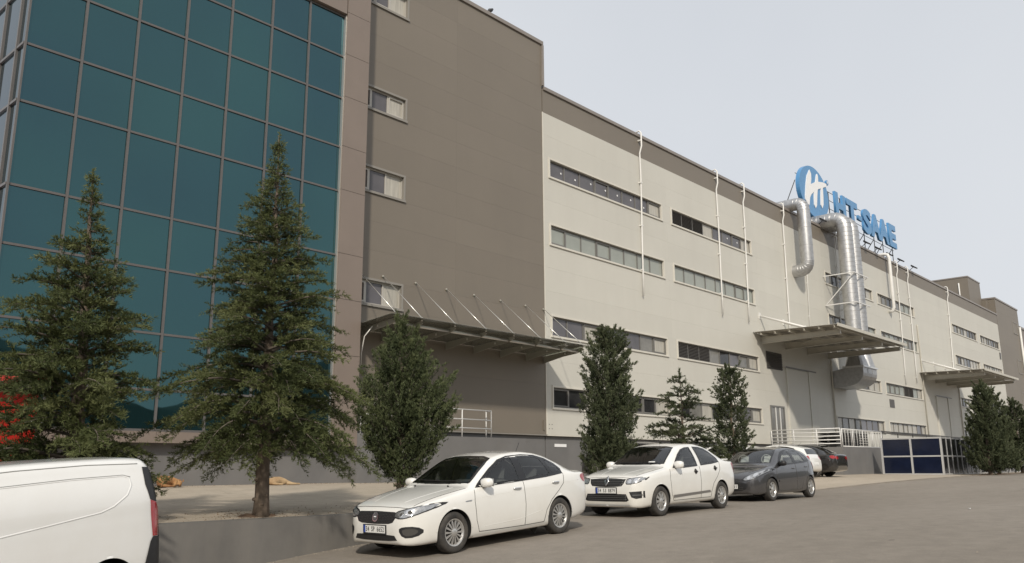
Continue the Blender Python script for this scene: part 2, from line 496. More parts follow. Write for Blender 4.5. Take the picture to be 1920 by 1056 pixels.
xs = [-400, -200, -100, -60, -30, -15, -8] + [i*1.0 for i in range(-4, 70)] + [75, 80, 90, 100, 120, 160, 250, 400, 600]
sheet('road', xs, [-60, -30, -15, -8, -4, 0, 4, 8, 10, 11, 12, YE+0.003], lambda x, y: float(road_z(x)), ROADM)
xt = [-60, -30, -10] + [i*1.0 for i in range(-4, 70)] + [75, 80, 90, 100, 120, 160, 250, 400]
sheet('pavement', xt, [YE+0.002, 13, 14, 15, 16.5, 18, 20, 22, 22.6], terrace_z, TERRM)
# land beyond the road, out to the horizon
sheet('ground', [-2000, -900, -400, -200, -100, -30, 0, 30, 60, 100, 200, 400, 900, 2500], [-2500, -900, -300, -120, -60.01],
      lambda x, y: float(road_z(x))-0.05 + max(0, (-y-60))*0.004, FARM)
# wooded ridge across the valley, seen mirrored in the curtain glass
rng = random.Random(3)
hv = []; hf = []
NX = 60
for j, (yy, base) in enumerate(((-140, -2), (-165, 26), (-200, 47), (-260, 56), (-380, 15))):
    for i in range(NX):
        x = -500+i*18
        h = base*(0.75+0.25*math.sin(i*0.31)+0.16*math.sin(i*0.83+1)) + rng.uniform(-0.8, 0.8)
        hv.append((x, yy+rng.uniform(-6, 6), h))
for j in range(4):
    for i in range(NX-1):
        hf.append((j*NX+i, j*NX+i+1, (j+1)*NX+i+1, (j+1)*NX+i))
me = bpy.data.meshes.new('hills'); me.from_pydata(hv, [], hf)
tag(link('hills', me, mat('hill_scrub', (0.045, 0.05, 0.035), 0.95, vary=0.4, scale=0.05), None, True), kind='structure')

# painted retaining wall that holds the terrace above the road
mb = MB()
xw = [-30, -10, -4] + [i*1.0 for i in range(0, 25)]
poly_f = []
n = len(xw)
vs = []; fs = []
for x in xw:
    t = float(front_z(x))+0.012; bz = float(road_z(x))-0.3
    vs += [(x, YE, bz), (x, YE, t), (x, YE+0.28, t+0.006), (x, YE+0.28, bz)]
for i in range(n-1):
    for k in range(4):
        a = i*4+k; b = i*4+(k+1) % 4
        fs.append((a, b, b+4, a+4))
fs += [(3, 2, 1, 0), tuple((n-1)*4+k for k in range(4))]
mb.add(vs, fs)
tag(mb.build('retaining_wall', RETAIN), 'low grey painted retaining wall along the road beneath the cedars', 'wall')
# concrete kerb lip where the apron meets the road beyond the wall
mb = MB(); vs = []; fs = []
xk = [23.9]+[25+i*2.0 for i in range(0, 40)]
for x in xk:
    zr = float(road_z(x)); zt = float(front_z(x))
    vs += [(x, YE-0.06, zr-0.1), (x, YE-0.06, max(zt, zr)+0.012), (x, YE+0.10, max(zt, zr)+0.018), (x, YE+0.10, zr-0.1)]
for i in range(len(xk)-1):
    for k in range(4):
        a = i*4+k; b = i*4+(k+1) % 4
        fs.append((a, b, b+4, a+4))
mb.add(vs, fs)
tag(mb.build('kerb', mat('kerb_concrete', (0.24, 0.21, 0.17), 0.9, vary=0.25, scale=2.5, bump=0.2, bscale=20)), kind='structure')
# ------------------------------------------------------------------ factory hall
YW = 22.0
CZ = [1.33, 2.35, 3.31, 4.30, 5.28, 6.23, 7.20, 8.20, 9.17, 10.15, 11.15, 12.15, 13.07, 14.05, 15.05]
WROWS = [(12.15, 13.07), (9.17, 10.15), (5.28, 6.23), (2.35, 3.31)]

def window(parent, x0, x1, z0, z1, kinds, trim=TRIM, y=YW, frame=FRAME, seed=0, dots=False):
    rg = random.Random(seed)
    t = 0.075
    mb = MB()
    mb.box(x0, x1, y-0.035, y+0.10, z1-t, z1)
    mb.box(x0-0.02, x1+0.02, y-0.055, y+0.10, z0-0.004, z0+t)
    mb.box(x0, x0+t, y-0.035, y+0.10, z0+t, z1-t)
    mb.box(x1-t, x1, y-0.035, y+0.10, z0+t, z1-t)
    w = mb.build('window', trim, parent)
    a0, a1, b0, b1 = x0+t, x1-t, z0+t, z1-t
    n = len(kinds); pw = (a1-a0)/n
    fr = MB()
    yf0, yf1 = y+0.075, y+0.135
    fr.box(a0, a1, yf0, yf1, b1-0.05, b1-0.001)
    fr.box(a0, a1, yf0, yf1, b0+0.001, b0+0.05)
    for i in range(n+1):
        cx = a0+i*pw
        wd = 0.03 if 0 < i < n else 0.028
        fr.box(max(a0+0.001, cx-wd), min(a1-0.001, cx+wd), yf0+0.002, yf1-0.002, b0+0.05, b1-0.05)
    for i, k in enumerate(kinds):
        if k != 'L' and rg.random() < 0.33:      # an opening sash has its own heavier frame
            c0, c1 = a0+i*pw+0.031, a0+(i+1)*pw-0.031
            fr.box(c0, c1, yf0-0.02, yf1-0.004, b1-0.105, b1-0.051)
            fr.box(c0, c1, yf0-0.02, yf1-0.004, b0+0.051, b0+0.105)
            fr.box(c0, c0+0.05, yf0-0.019, yf1-0.005, b0+0.105, b1-0.105)
            fr.box(c1-0.05, c1, yf0-0.019, yf1-0.005, b0+0.105, b1-0.105)
    fr.build('frame', frame, w)
    for i, k in enumerate(kinds):
        c0, c1 = a0+i*pw+0.02, a0+(i+1)*pw-0.02
        if k == 'L':
            lb = MB()
            m = 9
            for j in range(m):
                zc = b0+0.06+(b1-b0-0.12)*(j+0.5)/m
                lb.prism([(y+0.05, zc-0.035), (y+0.06, zc-0.035), (y+0.12, zc+0.03), (y+0.11, zc+0.03)], 'x', c0+0.01, c1-0.01)
            lb.box(c0, c1, y+0.125, y+0.13, b0+0.02, b1-0.02)
            lb.build('louvre', LOUV, w)
        else:
            pb = MB(); e = rg.uniform(-0.003, 0.003); e2 = rg.uniform(-0.003, 0.003)
            yy = y+0.112
            pb.add([(c0, yy+e, b0+0.02), (c1, yy-e, b0+0.02), (c1, yy-e+e2, b1-0.02), (c0, yy+e+e2, b1-0.02),
                    (c0, yy+e+0.012, b0+0.02), (c1, yy-e+0.012, b0+0.02), (c1, yy-e+e2+0.012, b1-0.02), (c0, yy+e+e2+0.012, b1-0.02)],
                   [(0,1,2,3),(7,6,5,4),(0,4,5,1),(1,5,6,2),(2,6,7,3),(3,7,4,0)])
            pb.build('pane', PANES[k], w)
            if dots and k == 'g':
                xc = c0+(c1-c0)*rg.uniform(0.55, 0.85); zc = b0+(b1-b0)*rg.uniform(0.4, 0.6)
                MB().tube([(xc, yy-0.006, zc), (xc, yy-0.016, zc)], 0.045, 10).build('window_glint', SIGNW, w)  # white disc put in for a bright reflected dot on the pane
    return w

def panels(parent, xseams, zs, openings, m, y=YW, name='cladding_panel', th=0.07, gap=0.0012):
    for j in range(len(zs)-1):
        z0, z1 = zs[j], zs[j+1]
        for i in range(len(xseams)-1):
            segs = [(xseams[i], xseams[i+1])]
            for (o0, o1, oz0, oz1) in openings:
                if oz0 < z1-0.02 and oz1 > z0+0.02:
                    ns = []
                    for a, b in segs:
                        if o1 <= a or o0 >= b: ns.append((a, b)); continue
                        if o0 > a: ns.append((a, o0+gap*2))
                        if o1 < b: ns.append((o1-gap*2, b))
                    segs = ns
            for a, b in segs:
                if b-a > 0.03:
                    MB().box(a+gap, b-gap, y, y+th, z0+gap, z1-gap).build(name, m, parent)

hall = empty('factory_hall', (60, YW, 0), 'long beige panel clad factory hall with ribbon windows and brown parapet', 'building')
hall.location = (0, 0, 0)
WX = [(27.0, 36.0), (36.85, 45.75), (56.5, 65.5), (66.45, 75.2), (85.9, 94.5), (95.6, 103.4)]
LAY = {
 (0,0): 'gggggggc', (1,0): 'bbbbbbbb', (2,0): 'ggcmggmc', (3,0): 'ddcggddc',
 (0,1): 'LLLcgggc', (1,1): 'bbbbbbbb', (2,1): 'LLLmdgmc', (3,1): 'dmcddmgc',
 (0,2): 'mdddddgc', (1,2): 'mmdddmmb', (2,2): 'dgmmmdcc', (3,2): 'cmcmgggc',
 (0,3): 'cmddmbbc', (1,3): 'mbbmbbmb', (2,3): 'bbbbLLbc', (3,3): 'ccccccgc',
 (0,4): 'cmcmcddd', (1,4): 'cdcmdccc', (2,4): 'cdccmmmm', (3,4): 'mcmcmcmc',
 (0,5): 'mccmmdmd', (1,5): 'ccccbccc', (2,5): 'mmmmcmcm', (3,5): 'mcmcmcmc'}
ops = []
for c, (a, b) in enumerate(WX):
    for r, (z0, z1) in enumerate(WROWS):
        ops.append((a, b, z0, z1))
        window(hall, a, b, z0, z1, LAY[(r, c)], seed=c*10+r, dots=(r == 0 and c < 2))
panels(hall, [26.65, 36.42, 46.30, 56.20, 65.97, 75.35, 85.50, 95.05, 103.95], CZ, ops, BEIGE)
panels(hall, [26.65, 36.42, 46.30, 56.20, 65.97, 75.35, 85.50, 95.05, 103.95], [15.05, 16.08], [], DARK, name='parapet_panel')
mb = MB(); mb.box(26.70, 104.0, YW-0.07, YW+0.45, 16.085, 16.25); mb.build('coping', COPE, hall, bevel=0.015)
mb = MB(); mb.box(26.65, 104.0, YW-0.012, YW+0.06, 1.285, 1.327); mb.build('drip_flashing', TRIM, hall)
MB().box(26.60, 26.665, YW-0.02, YW-0.001, 1.33, 15.05).build('corner_flashing', TRIM, hall)
MB().box(26.7, 104, YW+0.35, 60, 0.3, 16.0).build('core', INSIDE, hall)
MB().box(26.7, 104, YW+0.12, 60, -0.9, 1.283).build('plinth', PLINTH, hall)
# loose ends of rainwater run, small wall plates
MB().box(66.95, 67.95, YW-0.03, YW+0.02, 4.35, 4.95).build('vent_grille', LOUV, hall)
MB().box(103.0, 103.5, YW-0.05, YW+0.02, 11.2, 11.9).build('vent_grille', LOUV, hall)
# square louvre beside the first loading canopy
lo = MB(); lo.box(46.68, 48.70, YW-0.04, YW-0.002, 5.62, 6.62)
louv = lo.build('wall_louvre', LOUV, hall)
for j in range(9):
    z = 5.68+j*0.102
    MB().prism([(YW-0.10, z), (YW-0.092, z-0.01), (YW-0.042, z+0.07), (YW-0.05, z+0.08)], 'x', 46.74, 48.64).build('slat', LOUV, louv)
# personnel door
dm = MB(); dm.box(46.75, 46.85, YW-0.05, YW-0.002, 1.34, 3.50); dm.box(48.48, 48.58, YW-0.05, YW-0.002, 1.34, 3.50); dm.box(46.85, 48.48, YW-0.05, YW-0.002, 3.40, 3.50)
door = dm.build('door', FRAME, hall)
for a, b in ((46.86, 47.36), (47.42, 47.92), (47.98, 48.47)):
    MB().box(a, b, YW-0.02, YW-0.003, 1.36, 3.39).build('door_leaf', P_MID, door)
for x in (47.39, 47.95):
    MB().box(x-0.035, x+0.035, YW-0.06, YW-0.021, 1.36, 3.39).build('door_stile', RAILW, door)
# sliding loading doors, same beige as the wall
for dx in (49.14, 78.5):
    d = MB(); d.box(dx, dx+3.05, YW-0.09, YW-0.003, 1.36, 5.80)
    dd = d.build('loading_door', BEIGE, hall)
    MB().box(dx+3.08, dx+4.15, YW-0.14, YW-0.003, 1.36, 5.86).build('door_post', BEIGE, dd)
    MB().box(dx-0.2, dx+4.2, YW-0.16, YW-0.145, 5.82, 5.90).build('door_track', FRAME, dd)
MB().box(26.4, 26.45, YW-0.05, YW-0.004, 1.5, 1.9).build('wall_plate', DARK, hall)
for i, (x, z) in enumerate(((26.78, 1.55), (26.78, 1.72), (26.95, 1.55), (26.95, 1.72))):
    MB().box(x, x+0.035, YW-0.006, YW+0.01, z, z+0.035).build('bolt', LOUV, hall)
MB().box(27.25, 28.0, YW+0.10, YW+0.119, 0.86, 0.98).build('wall_label', SIGNW, hall)

# ------------------------------------------------------------------ brown-grey stair block
blk = empty('stair_block', (0, 0, 0), 'tall brown-grey clad block with one column of small windows beside the glass front', 'building')
DW = [(16.15, 17.15), (12.15, 13.07), (9.17, 10.15), (5.28, 6.23)]
dops = [(16.60, 18.95, a, b) for a, b in DW]
zs = CZ+[16.15, 17.15, 18.18]
panels(blk, [16.40, 21.50, 26.598], zs, dops, DARK)
for i, (a, b) in enumerate(DW):
    window(blk, 16.60, 18.97, a, b, 'ggc', TRIMD, frame=FRAMEL, seed=70+i)
MB().box(16.40, 26.70, YW-0.07, YW+0.45, 18.185, 18.36).build('coping', COPE, blk, bevel=0.015)
MB().box(26.60, 26.72, YW-0.07, YW+0.45, 16.26, 18.18).build('edge_trim', COPE, blk)
MB().box(16.45, 26.59, YW+0.35, 45, -0.5, 18.1).build('core', INSIDE, blk)
MB().box(26.60, 26.69, YW+0.46, 45, 16.0, 18.1).build('side_wall', DARK, blk)
MB().box(16.45, 26.64, YW+0.12, YW+0.34, -0.9, 1.283).build('plinth', PLINTH, blk)
MB().box(16.40, 26.64, YW-0.012, YW+0.06, 1.285, 1.327).build('drip_flashing', TRIMD, blk)

# ------------------------------------------------------------------ glass office front
tow = empty('office_tower', (0, 0, 0), 'office front with teal curtain glass in a mauve metal frame', 'building')
YT = 21.0
TX = [6.23+i*(15.47-6.23)/7 for i in range(8)]
TZ = [1.0, 2.0, 3.42, 5.10, 6.50, 8.57, 10.03, 11.70, 13.14, 14.56]
rg = random.Random(11)
for i in range(7):
    for j in range(9):
        a, b, c, d = TX[i]+0.004, TX[i+1]-0.004, TZ[j]+0.004, TZ[j+1]-0.004
        e1, e2 = rg.uniform(-0.004, 0.004), rg.uniform(-0.004, 0.004)
        y = YT+0.16
        MB().add([(a, y+e1, c), (b, y-e1, c), (b, y-e1+e2, d), (a, y+e1+e2, d), (a, y+e1+.02, c), (b, y-e1+.02, c), (b, y-e1+e2+.02, d), (a, y+e1+e2+.02, d)],
                 [(0,1,2,3),(7,6,5,4),(0,4,5,1),(1,5,6,2),(2,6,7,3),(3,7,4,0)]).build('glass_pane', TEAL, tow)
SY = [YT+0.15, 21.62, 22.75, 24.05, 25.35, 26.65]
ZT2 = TZ+[16.2, 18.3]
for i in range(5):
    for j in range(len(ZT2)-1):
        a, b, c, d = SY[i]+0.01, SY[i+1]-0.004, ZT2[j]+0.004, ZT2[j+1]-0.004
        e1 = rg.uniform(-0.004, 0.004); x = TX[0]+0.02
        MB().add([(x+e1, a, c), (x-e1, b, c), (x-e1, b, d), (x+e1, a, d), (x+e1+.02, a, c), (x-e1+.02, b, c), (x-e1+.02, b, d), (x+e1+.02, a, d)],
                 [(0,1,2,3),(7,6,5,4),(0,4,5,1),(1,5,6,2),(2,6,7,3),(3,7,4,0)]).build('side_glass_pane', TEALS, tow)
for i, x in enumerate(TX):
    if i in (0, 7): continue
    MB().box(x-0.030, x+0.030, YT+0.115, YT+0.19, 1.0, 14.56).build('mullion', MULL, tow)
MB().box(TX[0]-0.012, TX[0]+0.035, YT+0.09, YT+0.14, 1.0, 18.3).build('corner_mullion', MULL, tow)
for z in TZ:
    MB().box(TX[0]+0.036, TX[7]-0.001, YT+0.125, YT+0.188, z-0.028, z+0.028).build('transom', MULL, tow)
for y in SY[1:]:
    MB().box(TX[0]-0.04, TX[0]+0.05, y-0.035, y+0.035, 1.0, 18.3).build('mullion', MULL, tow)
for z in ZT2:
    MB().box(TX[0]-0.03, TX[0]+0.048, SY[0]-0.008, SY[-1], z-0.032, z+0.032).build('transom', MULL, tow)
# metal frame: right pillar, head and base strip, panel by panel
PZ = [0.70, 2.0, 3.40, 5.12, 6.55, 8.60, 10.04, 11.73, 13.20, 14.69, 16.40, 18.30]
for j in range(len(PZ)-1):
    MB().box(15.50, 16.43, YT, YT+0.9, PZ[j]+0.006, PZ[j+1]-0.006).build('frame_panel', MAUVE, tow)
for i in range(7):
    for z0, z1 in ((14.60, 16.40), (16.40, 18.30)):
        MB().box(TX[i]+0.006, min(TX[i+1], 15.495)-0.006, YT, YT+0.9, z0+0.006, z1-0.006).build('frame_panel', MAUVE, tow)
    MB().box(TX[i]+0.005, min(TX[i+1], 15.495)-0.005, YT+0.01, YT+0.9, 0.69, 0.965).build('base_panel', MAUVE, tow)
MB().box(6.3, 16.40, YT+0.25, 40, 0.72, 18.2).build('core', INSIDE, tow)
MB().box(6.3, 16.42, YT+0.30, 40, -0.9, 0.685).build('plinth', PLINTH, tow)
MB().box(15.471, 15.50, YT+0.06, YT+0.2, 1.0, 14.58).build('edge_profile', STAIN, tow)

# landing in front of the dark wall
land = MB(); land.box(16.435, 24.2, YT, YW+0.11, -0.9, 1.09)
tag(land.build('entrance_landing', PLINTH), 'grey plastered landing below the glass canopy', 'platform')
def railing(name, pts, z0, rails, posts_every, label, matr=RAILW, r=0.022, vbars=0):
    t = empty(name, (pts[0][0], pts[0][1], z0), label, 'railing')
    L0 = Vector((pts[0][0], pts[0][1], z0))
    for a, b in zip(pts[:-1], pts[1:]):
        A = Vector((a[0], a[1], 0)); B = Vector((b[0], b[1], 0))
        for h in rails:
            MB().tube([A-Vector((L0.x, L0.y, -h)), B-Vector((L0.x, L0.y, -h))], r, 8).build('rail', matr, t, True)
        n = max(1, round((B-A).length/posts_every))
        for i in range(n+1):
            p = A.lerp(B, i/n)-Vector((L0.x, L0.y, 0))
            MB().tube([p, p+Vector((0, 0, rails[0]))], r, 8).build('post', matr, t, True)
        if vbars:
            m = int((B-A).length/vbars)
            for i in range(1, m):
                p = A.lerp(B, i/m)-Vector((L0.x, L0.y, 0))
                MB().tube([p+Vector((0,0,rails[-1])), p+Vector((0, 0, rails[0]))], 0.014, 6).build('bar', matr, t, True)
    return t
railing('landing_railing', [(16.62, 21.1), (22.45, 21.1), (22.45, 21.35)], 1.09, [0.93, 0.60, 0.30], 1.46, 'white tube railing on the landing below the glass canopy')

# ------------------------------------------------------------------ glass entrance canopy
def canopy_glass():
    m = bpy.data.materials.new('dusty_canopy_glass'); m.use_nodes = True
    nt = m.node_tree; N = nt.nodes; L = nt.links
    N.clear()
    o = N.new('ShaderNodeOutputMaterial')
    t = N.new('ShaderNodeBsdfTransparent'); t.inputs['Color'].default_value = (0.72, 0.76, 0.68, 1)
    d = N.new('ShaderNodeBsdfDiffuse'); d.inputs['Color'].default_value = (0.46, 0.46, 0.40, 1)
    g = N.new('ShaderNodeBsdfGlossy'); g.inputs['Roughness'].default_value = 0.08
    f = N.new('ShaderNodeFresnel')
    n = N.new('ShaderNodeTexNoise'); n.inputs['Scale'].default_value = 1.5; n.inputs['Detail'].default_value = 7
    mr = N.new('ShaderNodeMapRange'); mr.inputs[3].default_value = 0.20; mr.inputs[4].default_value = 0.48
    L.new(n.outputs['Fac'], mr.inputs[0])
    a = N.new('ShaderNodeMixShader'); b = N.new('ShaderNodeMixShader')
    L.new(mr.outputs[0], a.inputs[0]); L.new(t.outputs[0], a.inputs[1]); L.new(d.outputs[0], a.inputs[2])
    L.new(f.outputs[0], b.inputs[0]); L.new(a.outputs[0], b.inputs[1]); L.new(g.outputs[0], b.inputs[2])
    L.new(b.outputs[0], o.inputs['Surface'])
    return m
CGL = canopy_glass()
FIN = mat('canopy_fin', (0.30, 0.29, 0.25), 0.4)
gc = empty('glass_canopy', (16.6, YW, 4.5), 'dusty glass canopy hung on steel rods from the brown-grey wall', 'canopy')
def loc(p, o=gc.location): return Vector(p)-Vector(o)
gx = [16.62, 18.07, 19.54, 21.02, 22.45, 23.91, 25.38, 26.58]
for i in range(7):
    m = MB(); a, b = gx[i]+0.006, gx[i+1]-0.006
    vs = []
    for x in (a, b):
        for (y, z) in ((19.75, 4.64), (YW-0.02, 4.44), (YW-0.02, 4.456), (19.75, 4.656)):
            vs.append(loc((x, y, z)))
    m.add(vs, [(0,1,2,3),(7,6,5,4),(0,4,5,1),(1,5,6,2),(2,6,7,3),(3,7,4,0)]).build('glass_pane', CGL, gc)
rx = [17.03, 18.07, 19.54, 21.02, 22.45, 23.91, 25.38, 26.50]
for x in rx:
    pr = [(YW-0.01, 4.15), (YW-0.01, 4.425), (20.05, 4.60), (19.95, 4.52), (20.3, 4.40), (21.0, 4.33)]
    fin = MB().prism([(p[0]-YW, p[1]-4.5) for p in pr], 'x', x-16.6-0.012, x-16.6+0.012).build('fin', FIN, gc)
    rod = MB().tube([loc((x, YW-0.06, 6.36)), loc((x, 20.0, 4.70))], 0.014, 8).build('tie_rod', STAIN, gc, True)
    MB().tube([loc((x, YW+0.0, 6.36)), loc((x, YW-0.04, 6.36))], 0.045, 10).build('anchor_disc', FIN, rod, True)
    MB().tube([loc((x, 20.0, 4.60)), loc((x, 20.0, 4.72))], 0.035, 8).build('clamp', STAIN, fin, True)
    MB().tube([loc((x, 20.9, 4.47)), loc((x, 20.9, 4.40))], 0.035, 8).build('clamp', STAIN, fin, True)
for a, b in zip(rx[:-1], rx[1:]):
    MB().tube([loc((a+0.05, 20.25, 4.47)), loc((b-0.05, 20.25, 4.47))], 0.05, 12).build('cross_tube', STAIN, gc, True)
# thin cable hanging from the canopy's left corner
pts = [(16.9, 21.0, 4.42), (16.75, 21.2, 4.1), (16.8, 21.4, 3.6), (16.95, 21.6, 3.2)]
tag(MB().tube(pts, 0.018, 6).build('hanging_cable', WHITE, None, True), 'thin pale cable hanging below the left end of the glass canopy', 'cable')

# ------------------------------------------------------------------ steel loading canopies
def steel_canopy(x0, label, name='loading_canopy'):
    t = empty(name, (x0, YW, 7.2), label, 'canopy')
    W = 11.1; D = 4.85
    # corrugated roof sheets side by side
    ns = 11
    for s in range(ns):
        a = 0.02+s*(W-0.04)/ns; w = (W-0.04)/ns-0.006
        m = MB(); vs = []; fs = []
        cols = 12
        for c in range(cols+1):
            x = a+w*c/cols; dz = 0.03*(1 if (c % 4) in (1, 2) else 0)
            vs += [(x, -D, 0.26+dz), (x, -0.02, 0.34+dz), (x, -0.02, 0.35+dz), (x, -D, 0.27+dz)]
        for c in range(cols):
            for k in range(4):
                p = c*4+k; q = c*4+(k+1) % 4
                fs.append((p, q, q+4, p+4))
        m.add(vs, fs).build('roof_sheet', SHEET, t)
    for i in range(4):                                   # tapered cantilever beams
        x = 1.0+i*3.2
        b = MB()
        b.prism([(-0.02, -0.22), (-0.02, 0.14), (-D+0.25, 0.09), (-D+0.25, -0.10)], 'x', x-0.012, x+0.012)
        b.prism([(-0.02, 0.14), (-0.02, 0.16), (-D+0.25, 0.11), (-D+0.25, 0.09)], 'x', x-0.09, x+0.09)
        b.prism([(-0.02, -0.24), (-0.02, -0.22), (-D+0.25, -0.10), (-D+0.25, -0.12)], 'x', x-0.09, x+0.09)
        b.box(x-0.09, x+0.09, -D+0.23, -D+0.25, -0.12, 0.11)
        bm_ = b.build('beam', STEEL, t)
        tie = MB().tube([(x, -0.02, 1.42), (x, -2.9, 0.36)], 0.065, 10).build('tie_tube', WHITE, t, True)
        MB().box(x-0.12, x+0.12, -0.03, -0.001, 1.25, 1.6).build('tie_plate', WHITE, tie)
    for j in range(6):                                   # purlins
        y = -0.45-j*0.84
        p = MB(); z = 0.155+0.14*(0)+ 0.0
        zz = 0.16-0.05*(-y/D)
        p.box(0.0, W, y-0.03, y+0.03, zz, zz+0.012); p.box(0.0, W, y-0.03, y-0.022, zz+0.012, zz+0.10); p.box(0.0, W, y-0.03, y+0.03, zz+0.10, zz+0.112)
        p.build('purlin', STEEL, t)
        MB().prism([(0.0, 0.0), (0.0, 0.0)], 'x', 0, 0) if False else None
    f = MB(); f.box(-0.02, W+0.02, -D-0.06, -D, 0.16, 0.33); f.build('fascia', STEEL, t)
    for a, b in (((1.0, -1.0), (4.2, -4.2)), ((4.2, -1.0), (1.0, -4.2)), ((7.4, -1.0), (10.6, -4.2)), ((10.6, -1.0), (7.4, -4.2))):
        MB().bar((a[0], a[1], 0.0), (b[0], b[1], 0.0), 0.05, 0.01).build('wind_brace', STEEL, t)
    return t
steel_canopy(45.2, 'large cream steel loading canopy over the door beside the twin ducts')
steel_canopy(74.8, 'farther cream steel loading canopy partly behind the right hand tree')

# ------------------------------------------------------------------ loading dock with ramp wall
dk = MB(); dk.box(46.4, 100, 17.9, YW+0.1, -0.9, 1.06)
tag(dk.build('loading_dock', PLINTH), 'grey raised loading dock below the steel canopies', 'platform')
railing('dock_side_railing', [(46.5, 21.9), (46.5, 18.0)], 1.06, [0.98, 0.78, 0.58, 0.38, 0.18], 1.3, 'white railing of five tubes at the open end of the loading dock', r=0.028)
railing('dock_ramp_railing', [(46.6, 17.95), (52.6, 17.95)], 1.06, [0.95, 0.03], 1.5, 'white upright bar railing on the dock front behind the dark sedan', r=0.028, vbars=0.42)
railing('dock_far_railing', [(52.7, 17.95), (78.0, 17.95)], 1.06, [0.98, 0.9], 2.8, 'dark topped railing on the dock above the blue panel enclosure', matr=BLACKST, r=0.035)
# crates of stock standing on the dock behind the bars
CR = mat('dark_crate', (0.05, 0.048, 0.046), 0.8, vary=0.3, scale=2)
for i in range(5):
    c = empty('pallet_stack', (48.2+i*0.92, 19.2, 1.062), 'dark slatted pallet stack behind the dock bars, number %s from the railing corner' % ('one', 'two', 'three', 'four', 'five')[i], 'pallets', 'pallet stacks on the dock')
    c['label'] = ('dark slatted pallet stack nearest the dock railing corner', 'dark slatted pallet stack second from the dock railing corner', 'dark slatted pallet stack midway behind the dock bars', 'dark slatted pallet stack second from the blue panels', 'dark slatted pallet stack nearest the blue panels')[i]
    for k in range(6):
        z = k*0.145
        p = MB()
        for y in (-0.5, 0.0, 0.5): p.box(-0.42, 0.42, y-0.05, y+0.05, z, z+0.09)
        for x in (-0.36, -0.12, 0.12, 0.36): p.box(x-0.07, x+0.07, -0.55, 0.55, z+0.092, z+0.115)
        p.build('pallet', CR, c)
# downpipes that hang below the canopies' gutters
def drain(path, r, label, m=WHITE, name='drainpipe'):
    o = empty(name, path[0], label, 'drainpipe', 'rainwater pipes on the hall facade')
    P0 = Vector(path[0])
    MB().tube([Vector(p)-P0 for p in path], r, 8).build('pipe', m, o, True)
    P = [Vector(p)-P0 for p in path]
    a, b = P[2], P[-1]
    L = (b-a).length
    for i in range(int(L/2.2)+1):
        q = a.lerp(b, min(1, (i*2.2+0.4)/L))
        MB().box(q.x-r-0.025, q.x+r+0.025, q.y-0.005, YW-P0.y-0.001, q.z-0.03, q.z+0.03).build('pipe_clip', m, o)
    return o
def dpath(x, z1, dx=0.0, seed=0):
    rg = random.Random(seed)
    pts = [(x-0.05, YW+0.12, 16.33), (x, YW-0.08, 16.40), (x+0.02, YW-0.17, 16.28), (x+0.02, YW-0.17, 15.6), (x-0.04+dx*0.1, YW-0.10, 15.2)]
    n = 6
    for i in range(1, n+1):
        pts.append((x+dx*i/n+rg.uniform(-0.01, 0.01), YW-0.09, 15.2+(z1-15.2)*i/n))
    return pts
PIP = [(34.08, 8.0, -0.2, 'white drainpipe crossing the right end of the leftmost windows'),
       (41.73, 8.05, -0.1, 'white drainpipe crossing the middle of the second window column'),
       (44.93, 8.05, -0.25, 'white drainpipe crossing the right end of the second window column'),
       (50.24, 7.7, -0.2, 'white drainpipe left of the single silver duct, ending at the canopy'),
       (58.67, 7.7, -0.3, 'white drainpipe close to the left of the twin silver ducts'),
       (71.43, 6.3, -0.5, 'white drainpipe just right of the thick white bent pipe'),
       (74.07, 6.6, -0.3, 'white drainpipe second right of the thick white bent pipe'),
       (85.32, 7.6, -0.8, 'white drainpipe between the last two window groups on the hall')]
for i, (x, z, dx, lb) in enumerate(PIP):
    drain(dpath(x, z, dx, i), 0.042, lb)
drain([(53.4, YW-0.02, 12.4), (53.4, YW-0.05, 12.3), (53.4, YW-0.06, 12.1), (53.15, YW-0.06, 7.7)], 0.03, 'thin pale conduit below the single silver duct')
drain([(56.12, YW-0.02, 7.3), (56.12, YW-0.05, 7.2), (56.10, YW-0.08, 7.0), (56.05, YW-0.08, 1.1)], 0.055, 'grey downpipe below the right end of the near loading canopy', STEEL)
drain([(85.55, YW-0.02, 7.3), (85.55, YW-0.05, 7.2), (85.55, YW-0.08, 7.0), (85.5, YW-0.08, 1.1)], 0.055, 'grey downpipe below the right end of the far loading canopy', STEEL)
drain([(75.45, YW-0.02, 11.6), (75.45, YW-0.05, 11.5), (75.42, YW-0.06, 11.2), (75.4, YW-0.06, 1.1)], 0.05, 'grey downpipe left of the far loading canopy', STEEL)
# thick white exhaust pipe that leaves the roof and turns back into the wall
def arc(c, r, a0, a1, n, f): return [f(c, r, a0+(a1-a0)*i/n) for i in range(n+1)]
wp = [(68.9, 22.9, 16.45), (68.9, 21.95, 16.48), (68.9, 21.68, 16.40), (68.9, 21.6, 16.15), (68.9, 21.6, 12.15), (68.9, 21.68, 11.9), (68.9, 22.05, 11.85)]
tag(MB().tube(wp, 0.13, 14).build('exhaust_pipe', WHITE, None, True), 'thick white pipe bent over the parapet and back into the wall', 'pipe')

